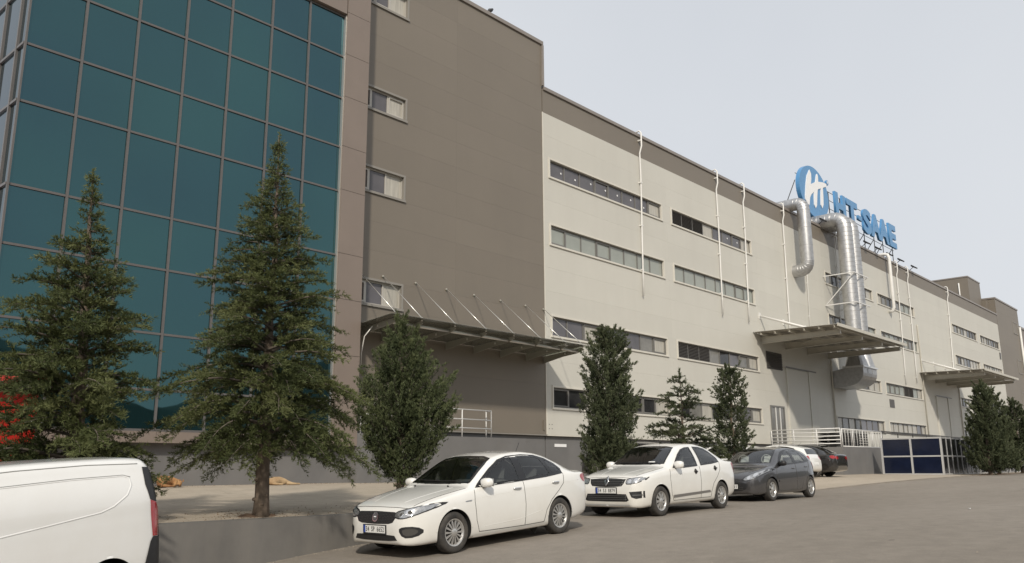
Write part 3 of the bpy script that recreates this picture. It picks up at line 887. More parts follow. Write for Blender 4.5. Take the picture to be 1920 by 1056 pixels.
# ------------------------------------------------------------------ silver ducts
def elbow(a, b, c, r, n=6):
    """points rounding the corner b between a and c"""
    a, b, c = Vector(a), Vector(b), Vector(c)
    p = b+(a-b).normalized()*r; q = b+(c-b).normalized()*r
    return [p.lerp(b, t/n).lerp(b.lerp(q, t/n), t/n) for t in range(n+1)]
def duct_run(pts, r, bend):
    P = [Vector(pts[0])]
    for i in range(1, len(pts)-1):
        P += elbow(pts[i-1], pts[i], pts[i+1], bend, 5)
    P.append(Vector(pts[-1]))
    return P
def add_duct(parent, pts, r, bend, ring):
    P = duct_run(pts, r, bend)
    o = MB().tube(P, r, 28).build('duct', GALV, parent, True)
    smooth_by_angle(o, 50)
    # raised seams round the duct
    for a, b in zip(P[:-1], P[1:]):
        L = (b-a).length
        k = int(L/ring)
        d = (b-a).normalized()
        for i in range(k+1 if k else 1):
            q = a+d*(ring*i if k else 0)
            MB().tube([q-d*0.022, q-d*0.008, q+d*0.008, q+d*0.022], [r, r+0.012, r+0.012, r], 28, False).build('seam', GALV, o, True)
    return o
d1 = empty('vent_duct', (51.6, 21.2, 12.2), 'single fat silver duct bent over the parapet left of the round emblem', 'duct')
add_duct(d1, [(0, 2.2, 4.35), (0, -0.1, 4.35), (0, -0.1, 0.0), (0, 0.9, -0.05)], 0.40, 0.52, 1.15)
d2 = empty('twin_vent_ducts', (56.8, 20.5, 6.3), 'pair of tall silver ducts joined to a curved hood at the window', 'duct')
for dx in (0, 1.22):
    add_duct(d2, [(dx, 3.2, 10.25), (dx, 0, 10.25), (dx, 0, 0.95)], 0.50, 0.75, 0.30)
    tr = MB(); vs = []; n = 28                          # round to square transition
    for k in range(n):
        a = 2*math.pi*k/n
        vs.append((dx+0.5*math.cos(a), 0.5*math.sin(a), 0.95))
    for k in range(n):
        a = 2*math.pi*k/n; c, s = math.cos(a), math.sin(a); q = 1/max(abs(c), abs(s))
        vs.append((dx+0.6*c*q, 0.6*s*q, 0.12))
    tr.add(vs, [(k, (k+1) % n, n+(k+1) % n, n+k) for k in range(n)]).build('transition', GALV, d2)
fl = MB(); fl.box(-0.72, 1.94, -0.68, 0.70, 0.02, 0.12); fl.build('flange', mat('galv_bright', (0.7, 0.7, 0.7), 0.35, metal=0.6), d2)
hp = [(-0.6, 0.02), (0.62, 0.02)]
prof = [(-0.6, 0.02)] + [(-0.6+1.25*(1-math.cos(a)), -0.35-0.85*math.sin(a)) for a in [i*math.pi/2/7 for i in range(8)]] + [(1.46, -1.2), (1.46, -0.15), (0.62, 0.02)]
hd = MB(); hd.prism(prof, 'x', -0.62, 1.84); hd.build('hood', GALV, d2)
for x in (0.2, 1.0):
    MB().tube([(x, prof[1][0]-0.012, -0.02), (x, prof[1][0]-0.012, -0.32)], 0.012, 6).build('hood_seam', GALV, d2)
for z, dg in ((6.3, 0), (4.3, 0), (2.2, 0)):
    m = MB()
    for y in (-0.58,): m.bar((-0.62, y, z), (1.9, y, z), 0.06)
    m.bar((-0.6, -0.58, z), (-0.6, 1.48, z), 0.06); m.bar((1.86, -0.58, z), (1.86, 1.48, z), 0.06)
    m.build('support_frame', RAILW, d2)
m = MB(); m.bar((-0.6, 1.4, 4.35), (-0.6, -0.55, 6.25), 0.055); m.bar((1.86, 1.4, 5.4), (1.86, -0.5, 6.25), 0.05); m.build('support_brace', RAILW, d2)

# ------------------------------------------------------------------ roof sign
def letter_mesh(ch, w, h, depth, bold=0.02):
    cu = bpy.data.curves.new('glyph', 'FONT'); cu.body = ch; cu.size = 1.0; cu.offset = bold; cu.extrude = 0.01; cu.resolution_u = 4
    ob = bpy.data.objects.new('glyph', cu); COL.objects.link(ob)
    dg = bpy.context.evaluated_depsgraph_get()
    me = bpy.data.meshes.new_from_object(ob.evaluated_get(dg))
    bpy.data.objects.remove(ob)
    co = np.zeros(len(me.vertices)*3); me.vertices.foreach_get('co', co); co = co.reshape(-1, 3)
    mn, mxx = co.min(0), co.max(0)
    s = (co-mn)/np.maximum(mxx-mn, 1e-6)
    out = np.stack([s[:, 0]*w, (1-s[:, 2])*depth, s[:, 1]*h], 1)     # x right, y depth (front at 0), z up
    if depth > 0: pass
    me.vertices.foreach_set('co', out.ravel()); me.update()
    return me
sg = empty('roof_sign', (57.25, 22.5, 18.95), 'blue roof sign with round emblem and HT-SAAE letters on a steel frame', 'sign')
ell = [(2.5*math.cos(2*math.pi*i/56), 1.87*math.sin(2*math.pi*i/56)) for i in range(56)]
dsc = MB().prism(ell, 'y', 0.0, 0.28).build('emblem_disc', BLUE, sg)
gl = [(-0.68, 1.49), (-0.45, 1.25), (-0.48, 0.9), (-0.64, 0.43), (0.22, 0.81), (0.5, 1.42), (0.65, 1.53), (0.77, 1.36), (0.72, 0.95), (1.59, 1.12), (2.23, 1.16), (2.22, 0.97), (1.5, 0.69), (1.45, 0.02), (1.36, -0.61), (1.1, -0.94), (0.89, -0.72), (0.99, -0.09), (1.15, 0.55), (0.64, 0.39), (0.49, 0.27), (0.29, -0.39), (0.14, -0.96), (-0.11, -1.2), (-0.3, -0.99), (-0.27, -0.52), (-0.15, 0.01), (-0.68, -0.32), (-0.97, -0.62), (-1.18, -1.23), (-1.46, -1.19), (-1.79, -0.94), (-1.77, -0.68), (-1.47, 0.32), (-1.2, 0.92)]
MB().prism(gl, 'y', -0.05, -0.002).build('emblem_mark', SIGNW, dsc)
rgs = [(2.45+0.2*math.cos(2*math.pi*i/20), 1.3+0.2*math.sin(2*math.pi*i/20)) for i in range(20)]
MB().prism(rgs, 'y', -0.04, 0.1).build('registered_ring', BLUE, dsc)
me = letter_mesh('R', 0.16, 0.2, 0.02); o = link('registered_letter', me, SIGNW, dsc); o.location = (2.37, -0.065, 1.2)
for ch, a, b, z0, z1 in (('H', 60.95, 62.95, 17.95, 19.95), ('T', 63.15, 65.35, 17.95, 19.95), ('-', 65.45, 66.25, 18.72, 19.08), ('S', 66.45, 68.25, 17.93, 19.97), ('A', 68.05, 70.35, 17.95, 19.95), ('A', 69.95, 72.25, 17.95, 19.95), ('E', 72.35, 74.05, 17.95, 19.95)):
    me = letter_mesh(ch, b-a, z1-z0, 0.17, 0.05)
    o = link('letter', me, BLUE, sg); o.location = (a-57.25, -0.05, z0-18.95)
    if ch == 'A' and a < 69: o.location.y -= 0.012
fr = MB()
for z in (17.9, 18.55, 19.2, 19.85): fr.bar((-2.4, 0.30, z-18.95), (16.9, 0.30, z-18.95), 0.03)
fr.build('sign_frame', BLACKST, sg)
for x in (-1.9, 0.3, 1.9, 3.4, 5.6, 7.8, 10.2, 12.4, 14.4, 16.7):
    m = MB(); m.bar((x, 0.34, -2.75), (x, 0.34, 0.95), 0.055); m.bar((x, 0.34, -0.9), (x+0.05, 1.7, -2.7), 0.045)
    m.build('sign_leg', BLACKST, sg)
m = MB(); m.bar((-2.4, 0.34, 0.4), (-2.6, 1.7, -2.7), 0.045); m.build('sign_brace', BLACKST, sg)
# floodlights clipped to the parapet
FLB = ['under the round emblem', 'under the sign letter T', 'under the sign letter S', 'under the first sign letter A', 'under the sign letter E', 'right of the sign']
for i, x in enumerate((56.31, 64.44, 66.81, 69.41, 72.04, 75.37)):
    t = empty('floodlight', (x, YW, 16.26), 'small black floodlight on the parapet '+FLB[i], 'floodlight', 'floodlights along the parapet')
    m = MB(); m.bar((0, 0.1, 0), (0, -0.25, 0.25), 0.04); m.build('arm', BLACK, t)
    m = MB(); m.prism([(-0.55, 0.18), (-0.50, 0.10), (-0.15, 0.30), (-0.12, 0.42), (-0.2, 0.44)], 'x', -0.22, 0.22); m.build('lamp_head', BLACK, t)
# ------------------------------------------------------------------ roof plant room and far block
pr = empty('roof_plant_room', (0, 0, 0), 'brown-grey plant room standing on the hall roof near its far end', 'building')
MB().box(97.95, 102.7, 23.0, 27.0, 15.9, 19.55).build('wall', DARK, pr)
MB().box(97.9, 102.75, 22.95, 27.05, 19.55, 19.68).build('roof_edge', COPE, pr)
MB().tube([(97.9, 23.9, 19.0), (97.9, 23.9, 16.4)], 0.07, 8).build('vent_pipe', WHITE, pr, True)
MB().box(102.71, 104.2, 22.6, 27.0, 15.9, 17.7).build('link_wall', DARK, pr)
fb = empty('far_block', (0, 0, 0), 'narrow brown-grey stair block at the far end of the beige hall', 'building')
zz = [-0.4, 1.33, 3.31, 5.28, 7.2, 9.17, 11.15, 13.07, 15.05, 16.6, 17.95]
panels(fb, [104.05, 109.2, 114.4], zz, [], DARK)
MB().box(104.05, 114.4, YW+0.08, 24.5, -0.5, 17.9).build('wall', DARK, fb)
MB().box(104.0, 114.45, YW-0.07, 24.55, 17.955, 18.12).build('coping', COPE, fb)
for a, b in ((14.9, 16.3), (10.3, 11.9), (6.7, 8.2)):
    window(fb, 111.2, 113.2, a, b, 'mg', TRIMD, y=YW-0.004, seed=90)
MB().tube([(113.9, YW-0.15, 15.9), (113.9, YW-0.15, -0.3)], 0.12, 10).build('downpipe', WHITE, fb, True)
lb = empty('far_low_block', (0, 0, 0), 'lower grey block beyond the stair block at the right edge', 'building')
MB().box(114.5, 150, YW+0.05, 40, -0.6, 15.9).build('wall', DARK, lb)
MB().box(114.46, 150, YW-0.05, 40.05, 15.9, 16.15).build('coping', COPE, lb)
for a, b in ((12.2, 14.2), (8.4, 10.2), (4.6, 6.4)):
    window(lb, 116.2, 122.2, a, b, 'mgdm', TRIMD, y=YW+0.04, seed=95)

# ------------------------------------------------------------------ blue panel enclosure by the ramp
PV = mat('dark_blue_panel', (0.008, 0.012, 0.030), 0.12, spec=0.5, vary=0.2, scale=2)
PVS = mat('smoked_panel', (0.018, 0.018, 0.022), 0.15, spec=0.5, vary=0.3, scale=1)
ALU = mat('pale_aluminium', (0.52, 0.52, 0.52), 0.4, metal=0.3)
en = empty('panel_enclosure', (50.0, 14.0, -0.46), 'enclosure of dark blue panels in white frames beside the dock', 'enclosure')
H = 2.02
for y in (0.0, 1.55, 3.1):
    MB().box(-0.045, 0.045, y-0.05, y+0.05, -0.05, H).build('post', ALU, en)
for z in (0.06, H/2, H-0.05):
    for y0, y1 in ((0.05, 1.50), (1.60, 3.05)):
        MB().box(-0.035, 0.035, y0, y1, z-0.035, z+0.035).build('rail', ALU, en)
for y0, y1 in ((0.06, 1.49), (1.61, 3.04)):
    for z0, z1 in ((0.10, H/2-0.04), (H/2+0.04, H-0.09)):
        MB().box(-0.012, 0.012, y0, y1, z0, z1).build('blue_panel', PV, en)
nx = 22
for i in range(nx+1):
    x = 0.9*i
    if i: MB().box(x-0.03, x+0.03, -0.04, 0.04, -0.05, H).build('post', ALU, en)
    if i < nx:
        for z in (0.06, H/2, H-0.05):
            MB().box(x+0.046, x+0.87, -0.03, 0.03, z-0.03, z+0.03).build('rail', ALU, en)
        for z0, z1 in ((0.10, H/2-0.04), (H/2+0.04, H-0.09)):
            MB().box(x+0.05, x+0.865, -0.012, 0.012, z0, z1).build('smoked_panel', PVS, en)

# ------------------------------------------------------------------ red booth behind the left cedar
RED = mat('red_gloss_paint', (0.40, 0.016, 0.011), 0.35, vary=0.06, scale=1.5)
REDL = mat('red_roof_edge', (0.52, 0.05, 0.04), 0.35)
kb = empty('red_booth', (5.0, 18.0, -0.5), 'bright red booth with a flat projecting roof behind the left cedar', 'booth')
MB().box(-2.2, 1.30, 0, 2.2, -0.1, 2.12).build('wall', RED, kb, bevel=0.02)
MB().box(-2.4, 1.42, -0.35, 2.3, 2.14, 2.26).build('roof', REDL, kb, bevel=0.02)
MB().box(-1.6, 0.3, -0.03, -0.002, 0.9, 1.7).build('counter_hatch', mat('dark_red_hatch', (0.25, 0.015, 0.012), 0.4), kb)
MB().box(1.22, 1.31, -0.012, 0.1, -0.1, 2.12).build('corner_post', RED, kb)
# bird on the coping
bd = MB()
bd.tube([(0, 0, 0.05), (0.06, 0, 0.11), (0.14, 0, 0.15), (0.20, 0, 0.21), (0.24, 0, 0.235)], [0.03, 0.065, 0.06, 0.04, 0.012], 10)
bd.tube([(0.0, 0, 0.06), (-0.16, 0, 0.0)], [0.035, 0.012], 8)
bd.tube([(0.08, 0.02, 0.06), (0.08, 0.02, 0.0)], 0.008, 5)
o = bd.build('bird', mat('dark_feather', (0.035, 0.036, 0.04), 0.6), None, True)
o.location = (23.3, 22.05, 18.362); o.scale = (1.25,)*3
tag(o, 'dark pigeon perched on the coping of the brown-grey block', 'bird')
# ------------------------------------------------------------------ trees
def leaf_mat(name, c_dark, c_light, c_tip):
    m = bpy.data.materials.new(name); m.use_nodes = True
    nt = m.node_tree; N = nt.nodes; L = nt.links
    b = N['Principled BSDF']; b.inputs['Roughness'].default_value = 0.65; b.inputs['Specular IOR Level'].default_value = 0.25
    at = N.new('ShaderNodeAttribute'); at.attribute_name = 'tone'
    rp = N.new('ShaderNodeValToRGB')
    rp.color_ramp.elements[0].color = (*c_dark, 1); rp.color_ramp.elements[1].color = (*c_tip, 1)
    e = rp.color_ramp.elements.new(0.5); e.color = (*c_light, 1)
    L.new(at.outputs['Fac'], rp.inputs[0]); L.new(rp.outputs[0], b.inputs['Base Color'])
    tr = N.new('ShaderNodeBsdfTranslucent'); L.new(rp.outputs[0], tr.inputs['Color'])
    mxs = N.new('ShaderNodeMixShader'); mxs.inputs[0].default_value = 0.25
    out = N['Material Output']
    L.new(b.outputs[0], mxs.inputs[1]); L.new(tr.outputs[0], mxs.inputs[2]); L.new(mxs.outputs[0], out.inputs['Surface'])
    return m
CEDAR = leaf_mat('cedar_needles', (0.042, 0.056, 0.022), (0.100, 0.118, 0.044), (0.165, 0.178, 0.074))
CYPR = leaf_mat('cypress_leaf', (0.038, 0.052, 0.025), (0.090, 0.110, 0.050), (0.160, 0.180, 0.085))
CYPD = leaf_mat('dark_cypress_leaf', (0.040, 0.052, 0.028), (0.082, 0.098, 0.052), (0.138, 0.154, 0.082))
BARK = mat('conifer_bark', (0.13, 0.10, 0.075), 0.9, vary=0.35, scale=9, bump=0.6, bscale=22, stretch=(1, 1, 0.35))
TWIG = mat('grey_twig', (0.12, 0.10, 0.08), 0.9)

def foliage(name, P, D, tone, ln, wd, material, parent, rs, per=3, spread=0.6, upb=0.0):
    """narrow leaf blades in little fans at points P, leaning along D"""
    n = len(P)
    P = np.repeat(P, per, 0); D = np.repeat(D, per, 0); tone = np.repeat(tone, per)
    m = n*per
    D = D+rs.normal(0, spread, (m, 3)); D[:, 2] += upb
    D /= np.linalg.norm(D, axis=1)[:, None]+1e-9
    S = np.cross(D, rs.normal(0, 1, (m, 3))); S /= np.linalg.norm(S, axis=1)[:, None]+1e-9
    l = ln*rs.uniform(0.6, 1.25, (m, 1)); w = wd*rs.uniform(0.7, 1.3, (m, 1))
    a = P-S*w*0.35; b = P+S*w*0.35
    mid = P+D*l*0.55
    c = mid+S*w*0.5; d = mid-S*w*0.5
    t = P+D*l
    V = np.stack([a, b, c, t, d], 1).reshape(-1, 3)
    me = bpy.data.meshes.new(name)
    me.vertices.add(len(V)); me.vertices.foreach_set('co', V.astype(np.float32).ravel())
    me.loops.add(m*5); me.loops.foreach_set('vertex_index', np.arange(m*5, dtype=np.int32))
    me.polygons.add(m); me.polygons.foreach_set('loop_start', np.arange(0, m*5, 5, dtype=np.int32))
    me.polygons.foreach_set('loop_total', np.full(m, 5, dtype=np.int32))
    me.update(calc_edges=True)
    at = me.attributes.new('tone', 'FLOAT', 'POINT')
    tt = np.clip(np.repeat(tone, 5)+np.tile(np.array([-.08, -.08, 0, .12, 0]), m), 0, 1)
    at.data.foreach_set('value', tt.astype(np.float32))
    return link(name, me, material, parent)

def conifer(name, base, H, prof, label, seed, style='cedar', trunk_r=0.13, z_first=0.9, whorls=26, per_whorl=5, leaf=CEDAR, lean=(0, 0), dens=1.0, group=None, ln=0.066, wd=0.0098, droop=0.25, cat='tree', asym=None, bare=0, clumps=500, spray=1.0):
    rs = np.random.RandomState(seed)
    t = empty(name, base, label, cat, group)
    f = pchip([p[0] for p in prof], [p[1] for p in prof])
    # trunk
    k = 14
    tp = []; tr_ = []
    for i in range(k+1):
        u = i/k
        tp.append((lean[0]*u**1.5+rs.normal(0, 0.012), lean[1]*u**1.5+rs.normal(0, 0.012), -0.15+u*(H+0.1)))
        tr_.append(max(0.006, trunk_r*(1-u)**0.85*(1.25 if i == 0 else 1.0)))
    tm = MB().tube(tp, tr_, 12)
    for _ in range(7):                                   # knots where low limbs were cut
        z = rs.uniform(0.15, max(0.3, z_first)); a = rs.uniform(0, 6.28); r = trunk_r*(1-z/H)**0.85
        c = Vector((lean[0]*(z/H)**1.5, lean[1]*(z/H)**1.5, z)); d = Vector((math.cos(a), math.sin(a), 0.2))
        tm.tube([c+d*r*0.7, c+d*(r+0.022)], [0.04, 0.028], 7)
    tm.build('trunk', BARK, t, True)
    def axis(z):
        u = min(max(z/H, 0), 1)**1.5
        return np.array([lean[0]*u, lean[1]*u, z])
    bm = MB()
    PP = []; DD = []; TT = []
    for wi in range(whorls):
        u = (wi+rs.uniform(-0.3, 0.3))/whorls
        z = z_first+(H*0.985-z_first)*max(0, u)**0.93
        Rz = float(f(z))
        nb = per_whorl if style == 'cedar' else per_whorl+1
        a0 = rs.uniform(0, 6.28)
        for b in range(nb):
            az = a0+2*math.pi*b/nb+rs.normal(0, 0.25)
            L = Rz*rs.uniform(0.55, 1.22)
            if style == 'cedar' and rs.uniform() < 0.10: continue
            if asym is not None: L *= 1+asym[1]*math.cos(az-asym[0])
            if L < 0.05: L = 0.05
            od = np.array([math.cos(az), math.sin(az), 0])
            sd = np.array([-math.sin(az), math.cos(az), 0])
            lowf = max(0, 1-z/(H*0.55))
            if style == 'cedar':
                rise = rs.uniform(0.05, 0.28)*L*(1-lowf); sag = (droop*lowf+0.05)*L
            else:
                rise = rs.uniform(0.55, 0.95)*L; sag = 0.0
            zz = z if style == 'cedar' else max(0.2, z-rise*0.7)
            c0 = axis(zz)
            nseg = 7
            pts = []
            for s in range(nseg+1):
                q = s/nseg
                h = rise*q**(1.0 if style == 'cedar' else 1.5)-sag*q**2.2
                if style == 'cedar': h += 0.06*L*math.sin(q*3.1)
                pts.append(c0+od*L*q+sd*L*0.07*math.sin(q*2.5+wi)+np.array([0, 0, h])+rs.normal(0, 0.006, 3))
            r0 = 0.008+0.012*L
            bm.tube(pts, [max(0.003, r0*(1-s/nseg)) for s in range(nseg+1)], 5, False)
            pts = np.array(pts)
            btone = rs.uniform(0.10, 0.68)
            # twigs
            nt_ = max(3, int(L/0.050*dens))
            for i in range(nt_):
                q = (0.16 if style == 'cedar' else 0.05)+(0.84 if style == 'cedar' else 0.90)*(i+rs.uniform(0, 1))/nt_
                if bare and q < 0.35 and lowf > 0.3 and rs.uniform() < bare: continue
                s = q*nseg; j = min(int(s), nseg-1); p = pts[j]+(pts[j+1]-pts[j])*(s-j)
                bd = pts[j+1]-pts[j]; bd /= np.linalg.norm(bd)
                side = rs.choice([-1, 1])
                tl = (0.10+0.34*L*(1-q)**0.8)*rs.uniform(0.5, 1.1)
                if style != 'cedar': tl = (0.10+0.22*L*(1-q*0.6))*rs.uniform(0.5, 1.1)
                tl = min(tl, 0.5)
                if style == 'cedar':
                    td = bd*0.75+sd*side*rs.uniform(0.45, 1.0)+np.array([0, 0, rs.normal(0.06, 0.30)-0.30*lowf*rs.uniform(0, 1)])
                else:
                    td = bd*0.9+rs.normal(0, 0.55, 3)+np.array([0, 0, 0.35])
                td /= np.linalg.norm(td)
                m = max(2, int(tl/0.028*dens))
                ts = np.linspace(0.08, 1, m)[:, None]
                pp = p+td*tl*ts+rs.normal(0, 0.010, (m, 3))
                if style == 'cedar': pp[:, 2] -= (0.10*lowf+0.02)*(ts[:, 0]**2)*tl*2
                dd = np.repeat(td[None, :], m, 0)
                PP.append(pp); DD.append(dd)
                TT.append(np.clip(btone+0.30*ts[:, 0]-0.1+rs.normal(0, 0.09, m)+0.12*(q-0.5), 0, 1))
                if tl > 0.22 and i % 3 == 0: bm.tube([p, p+td*tl*0.9], [0.004, 0.002], 3, False)
    # dense sprays that fill the body of a cypress
    if style != 'cedar':
        nc = int(clumps)
        for c in range(nc):
            while True:
                z = rs.uniform(z_first*0.75, H*0.97)
                if rs.uniform() < (float(f(z))/max(p[1] for p in prof))**0.8: break
            Rz = float(f(z)); az = rs.uniform(0, 6.28)
            if asym is not None: Rz *= 1+asym[1]*math.cos(az-asym[0])
            rr = Rz*math.sqrt(rs.uniform(0.10, 1.0))*(1.0 if rs.uniform() < 0.85 else 1.15)
            od = np.array([math.cos(az), math.sin(az), 0])
            dr = od*rs.uniform(0.25, 0.75)+np.array([0, 0, rs.uniform(0.5, 1.0)])+rs.normal(0, 0.18, 3)
            dr /= np.linalg.norm(dr)
            ll = rs.uniform(0.20, 0.60)*spray*(0.75+0.4*min(1, rr/max(Rz, .01)))
            m = int(58*rs.uniform(0.7, 1.3)*dens)
            uu = rs.uniform(0, 1, (m, 1))
            pp = axis(z)+od*rr+dr*ll*(uu-0.45)+rs.normal(0, 1, (m, 3))*0.055*spray*(1.1-0.95*uu)
            PP.append(pp); DD.append(np.repeat(dr[None, :], m, 0))
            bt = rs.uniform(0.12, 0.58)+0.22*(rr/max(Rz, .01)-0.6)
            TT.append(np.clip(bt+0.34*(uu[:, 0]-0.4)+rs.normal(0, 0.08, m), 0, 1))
    # leader
    m = 30
    zs_ = np.linspace(H*0.93, H*1.0, m)
    PP.append(np.array([axis(z) for z in zs_])); DD.append(np.tile(np.array([0, 0, 0.5]), (m, 1))); TT.append(np.full(m, 0.6))
    tag(bm.build('branches', TWIG, t, True), kind='stuff')
    P = np.concatenate(PP); D = np.concatenate(DD); T = np.concatenate(TT)
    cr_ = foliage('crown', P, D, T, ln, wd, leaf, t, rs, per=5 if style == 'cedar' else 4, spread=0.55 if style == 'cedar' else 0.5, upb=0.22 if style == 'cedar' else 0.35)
    tag(cr_, kind='stuff')
    return t

GR = 'conifers planted along the frontage'
def tz(x, y): return terrace_z(x, y)-0.01
conifer('cedar_tree', (5.2, 13.15, tz(5.2, 13.1)), 5.3, [(0.2, 1.2), (0.6, 1.5), (1.4, 1.45), (2.2, 1.18), (2.9, 0.98), (3.6, 0.60), (4.1, 0.34), (4.6, 0.13), (5.25, 0.02)],
        'dark green cedar at the left with the red booth behind it', 21, z_first=0.3, whorls=36, per_whorl=6, lean=(-0.16, 0), group=GR, droop=0.12, dens=1.15, asym=(math.pi, 0.16))
conifer('cedar_tree', (8.17, 12.95, tz(8.17, 12.95)), 6.78, [(0.9, 1.45), (1.4, 1.78), (2.2, 1.70), (3.0, 1.38), (3.8, 1.05), (4.6, 0.76), (5.3, 0.48), (5.8, 0.26), (6.2, 0.10), (6.75, 0.02)],
        'tallest cedar, its bare lower trunk rising behind the grey wall', 22, z_first=1.05, whorls=44, per_whorl=6, trunk_r=0.125, lean=(-0.03, 0.0), group=GR, droop=0.42, bare=0.25, dens=1.15)
conifer('cypress_tree', (11.45, 13.25, tz(11.4, 13.2)), 3.85, [(0.55, .22), (.8, .42), (1.2, .68), (1.8, .93), (2.4, .88), (2.95, .58), (3.3, .32), (3.6, .13), (3.9, .02)],
        'bushy cypress on a short trunk behind the hood of the white sedan', 23, 'cyp', z_first=0.72, whorls=18, per_whorl=6, trunk_r=0.085, leaf=CYPR, group=GR, ln=0.06, wd=0.0115, dens=0.9, clumps=400, asym=(0.3, 0.18))
conifer('cypress_tree', (18.95, 13.5, tz(18.9, 13.5)), 4.55, [(0.2, .45), (.8, .68), (1.6, .72), (2.5, .69), (3.4, .60), (4.1, .46), (4.45, .22), (4.55, .05)],
        'dense columnar cypress behind the windscreen of the second white sedan', 24, 'cyp', z_first=0.55, whorls=20, per_whorl=6, trunk_r=0.10, leaf=CYPD, group=GR, ln=0.075, wd=0.014, dens=0.8, clumps=430, spray=1.0)
conifer('cedar_tree', (25.2, 15.0, tz(25.2, 15)), 3.95, [(0.3, 1.7), (1.0, 1.95), (1.5, 1.7), (2.2, 0.95), (2.8, 0.75), (3.4, 0.42), (3.95, 0.04)],
        'small tiered cedar between the two dark cypresses', 25, z_first=0.5, whorls=15, per_whorl=5, trunk_r=0.07, group=GR, leaf=CYPD, droop=0.1, ln=0.085, wd=0.018, dens=0.85)
conifer('cypress_tree', (26.8, 14.0, tz(26.8, 14)), 4.2, [(0.6, .42), (1.4, .56), (2.2, .52), (3.0, .48), (3.7, .42), (4.05, .28), (4.2, .08)],
        'thin see-through cypress above the dark grey hatchback', 26, 'cyp', z_first=0.8, whorls=15, per_whorl=5, trunk_r=0.07, leaf=CYPD, group=GR, ln=0.08, wd=0.02, dens=0.5, clumps=200)
conifer('spruce_tree', (51.0, 12.0, -0.50), 5.0, [(0.2, .75), (0.9, 1.0), (1.8, .98), (2.7, .80), (3.5, .58), (4.3, .32), (5.0, .04)],
        'dark conifer in front of the panel enclosure at the right', 27, 'cyp', z_first=0.5, whorls=17, per_whorl=5, trunk_r=0.11, leaf=CYPD, group=GR, ln=0.11, wd=0.03, dens=0.6, clumps=300, spray=1.15)
conifer('spruce_tree', (53.6, 12.2, -0.49), 4.8, [(0.2, .8), (0.9, 1.05), (1.8, 1.0), (2.7, .85), (3.5, .65), (4.3, .36), (4.8, .04)],
        'second dark conifer, its crown merged behind the one before the panels', 28, 'cyp', z_first=0.5, whorls=16, per_whorl=5, trunk_r=0.10, leaf=CYPD, group=GR, ln=0.11, wd=0.03, dens=0.55, clumps=300, spray=1.15)
conifer('spruce_tree', (59.0, 12.2, -0.46), 4.4, [(0.2, .9), (0.9, 1.2), (1.8, 1.1), (2.7, .9), (3.5, .6), (4.4, .04)],
        'dark conifer cut by the right edge of the picture', 29, 'cyp', z_first=0.5, whorls=15, per_whorl=5, trunk_r=0.09, leaf=CYPD, group=GR, ln=0.11, wd=0.03, dens=0.55, clumps=300, spray=1.15)
# soil patches at the tree feet
SOIL = mat('red_brown_soil', (0.15, 0.095, 0.06), 0.95, vary=0.35, scale=6, bump=0.7, bscale=15)
def soil(x, y, rx, ry, z, label, seed):
    rg = random.Random(seed)
    vs = [(0, 0, 0.035)]; fs = []
    n = 22
    for ring, (k, h) in enumerate(((0.55, 0.03), (1.0, -0.03))):
        for i in range(n):
            a = 2*math.pi*i/n; q = k*rg.uniform(0.85, 1.12)
            px_, py_ = rx*q*math.cos(a), ry*q*math.sin(a)
            vs.append((px_, py_, h+rg.uniform(-0.006, 0.01)+(terrace_z(x+px_, y+py_)-terrace_z(x, y) if y+py_ > YE else 0)))
    fs += [(0, 1+i, 1+(i+1) % n) for i in range(n)]
    fs += [(1+i, 1+n+i, 1+n+(i+1) % n, 1+(i+1) % n) for i in range(n)]
    me = bpy.data.meshes.new('soil_patch'); me.from_pydata(vs, [], fs)
    o = link('soil_patch', me, SOIL, None, True); o.location = (x, y, z)
    return tag(o, kind='structure')
soil(8.17, 13.05, 0.42, 0.30, terrace_z(8.17, 13.05), '', 1)
soil(5.2, 13.2, 0.5, 0.4, terrace_z(5.2, 13.2), '', 2)
soil(11.45, 13.3, 0.45, 0.4, terrace_z(11.45, 13.3), '', 3)
soil(54.5, 12.35, 6.5, 0.8, -0.475, '', 4)

# grit and leaf litter gathered along the foot of the wall and the kerb
def litter(name, spots, size, m, seed):
    rs = np.random.RandomState(seed)
    V = []; F = []
    for x, y, z in spots:
        s_ = size*rs.uniform(0.4, 1.6); b = len(V)
        a = rs.uniform(0, 6.28)
        for k in range(4):
            an = a+k*1.57+rs.uniform(-.3, .3); V.append((x+s_*math.cos(an)*rs.uniform(.7, 1.3), y+s_*math.sin(an)*rs.uniform(.6, 1.2), z-0.003))
        V.append((x+rs.uniform(-.3, .3)*s_, y+rs.uniform(-.3, .3)*s_, z+s_*rs.uniform(0.4, 0.9)))
        F += [(b, b+1, b+4), (b+1, b+2, b+4), (b+2, b+3, b+4), (b+3, b, b+4)]
    me = bpy.data.meshes.new(name); me.from_pydata(V, [], F)
    return tag(link(name, me, m), kind='stuff')
rs = np.random.RandomState(5)
sp = []
for _ in range(1500):
    x = rs.uniform(2, 24); y = YE-abs(rs.normal(0, 0.10))-0.015
    sp.append((x, y, float(road_z(x))))
for _ in range(900):
    x = rs.uniform(24, 60); y = YE-0.07-abs(rs.normal(0, 0.18))
    sp.append((x, y, float(road_z(x))))
for _ in range(500):
    x = rs.uniform(2, 40); y = rs.uniform(3, 12)
    sp.append((x, y, float(road_z(x))))
litter('grit', sp, 0.012, mat('pale_grit', (0.25, 0.22, 0.18), 0.95, vary=0.5, scale=30), 6)
sp = []
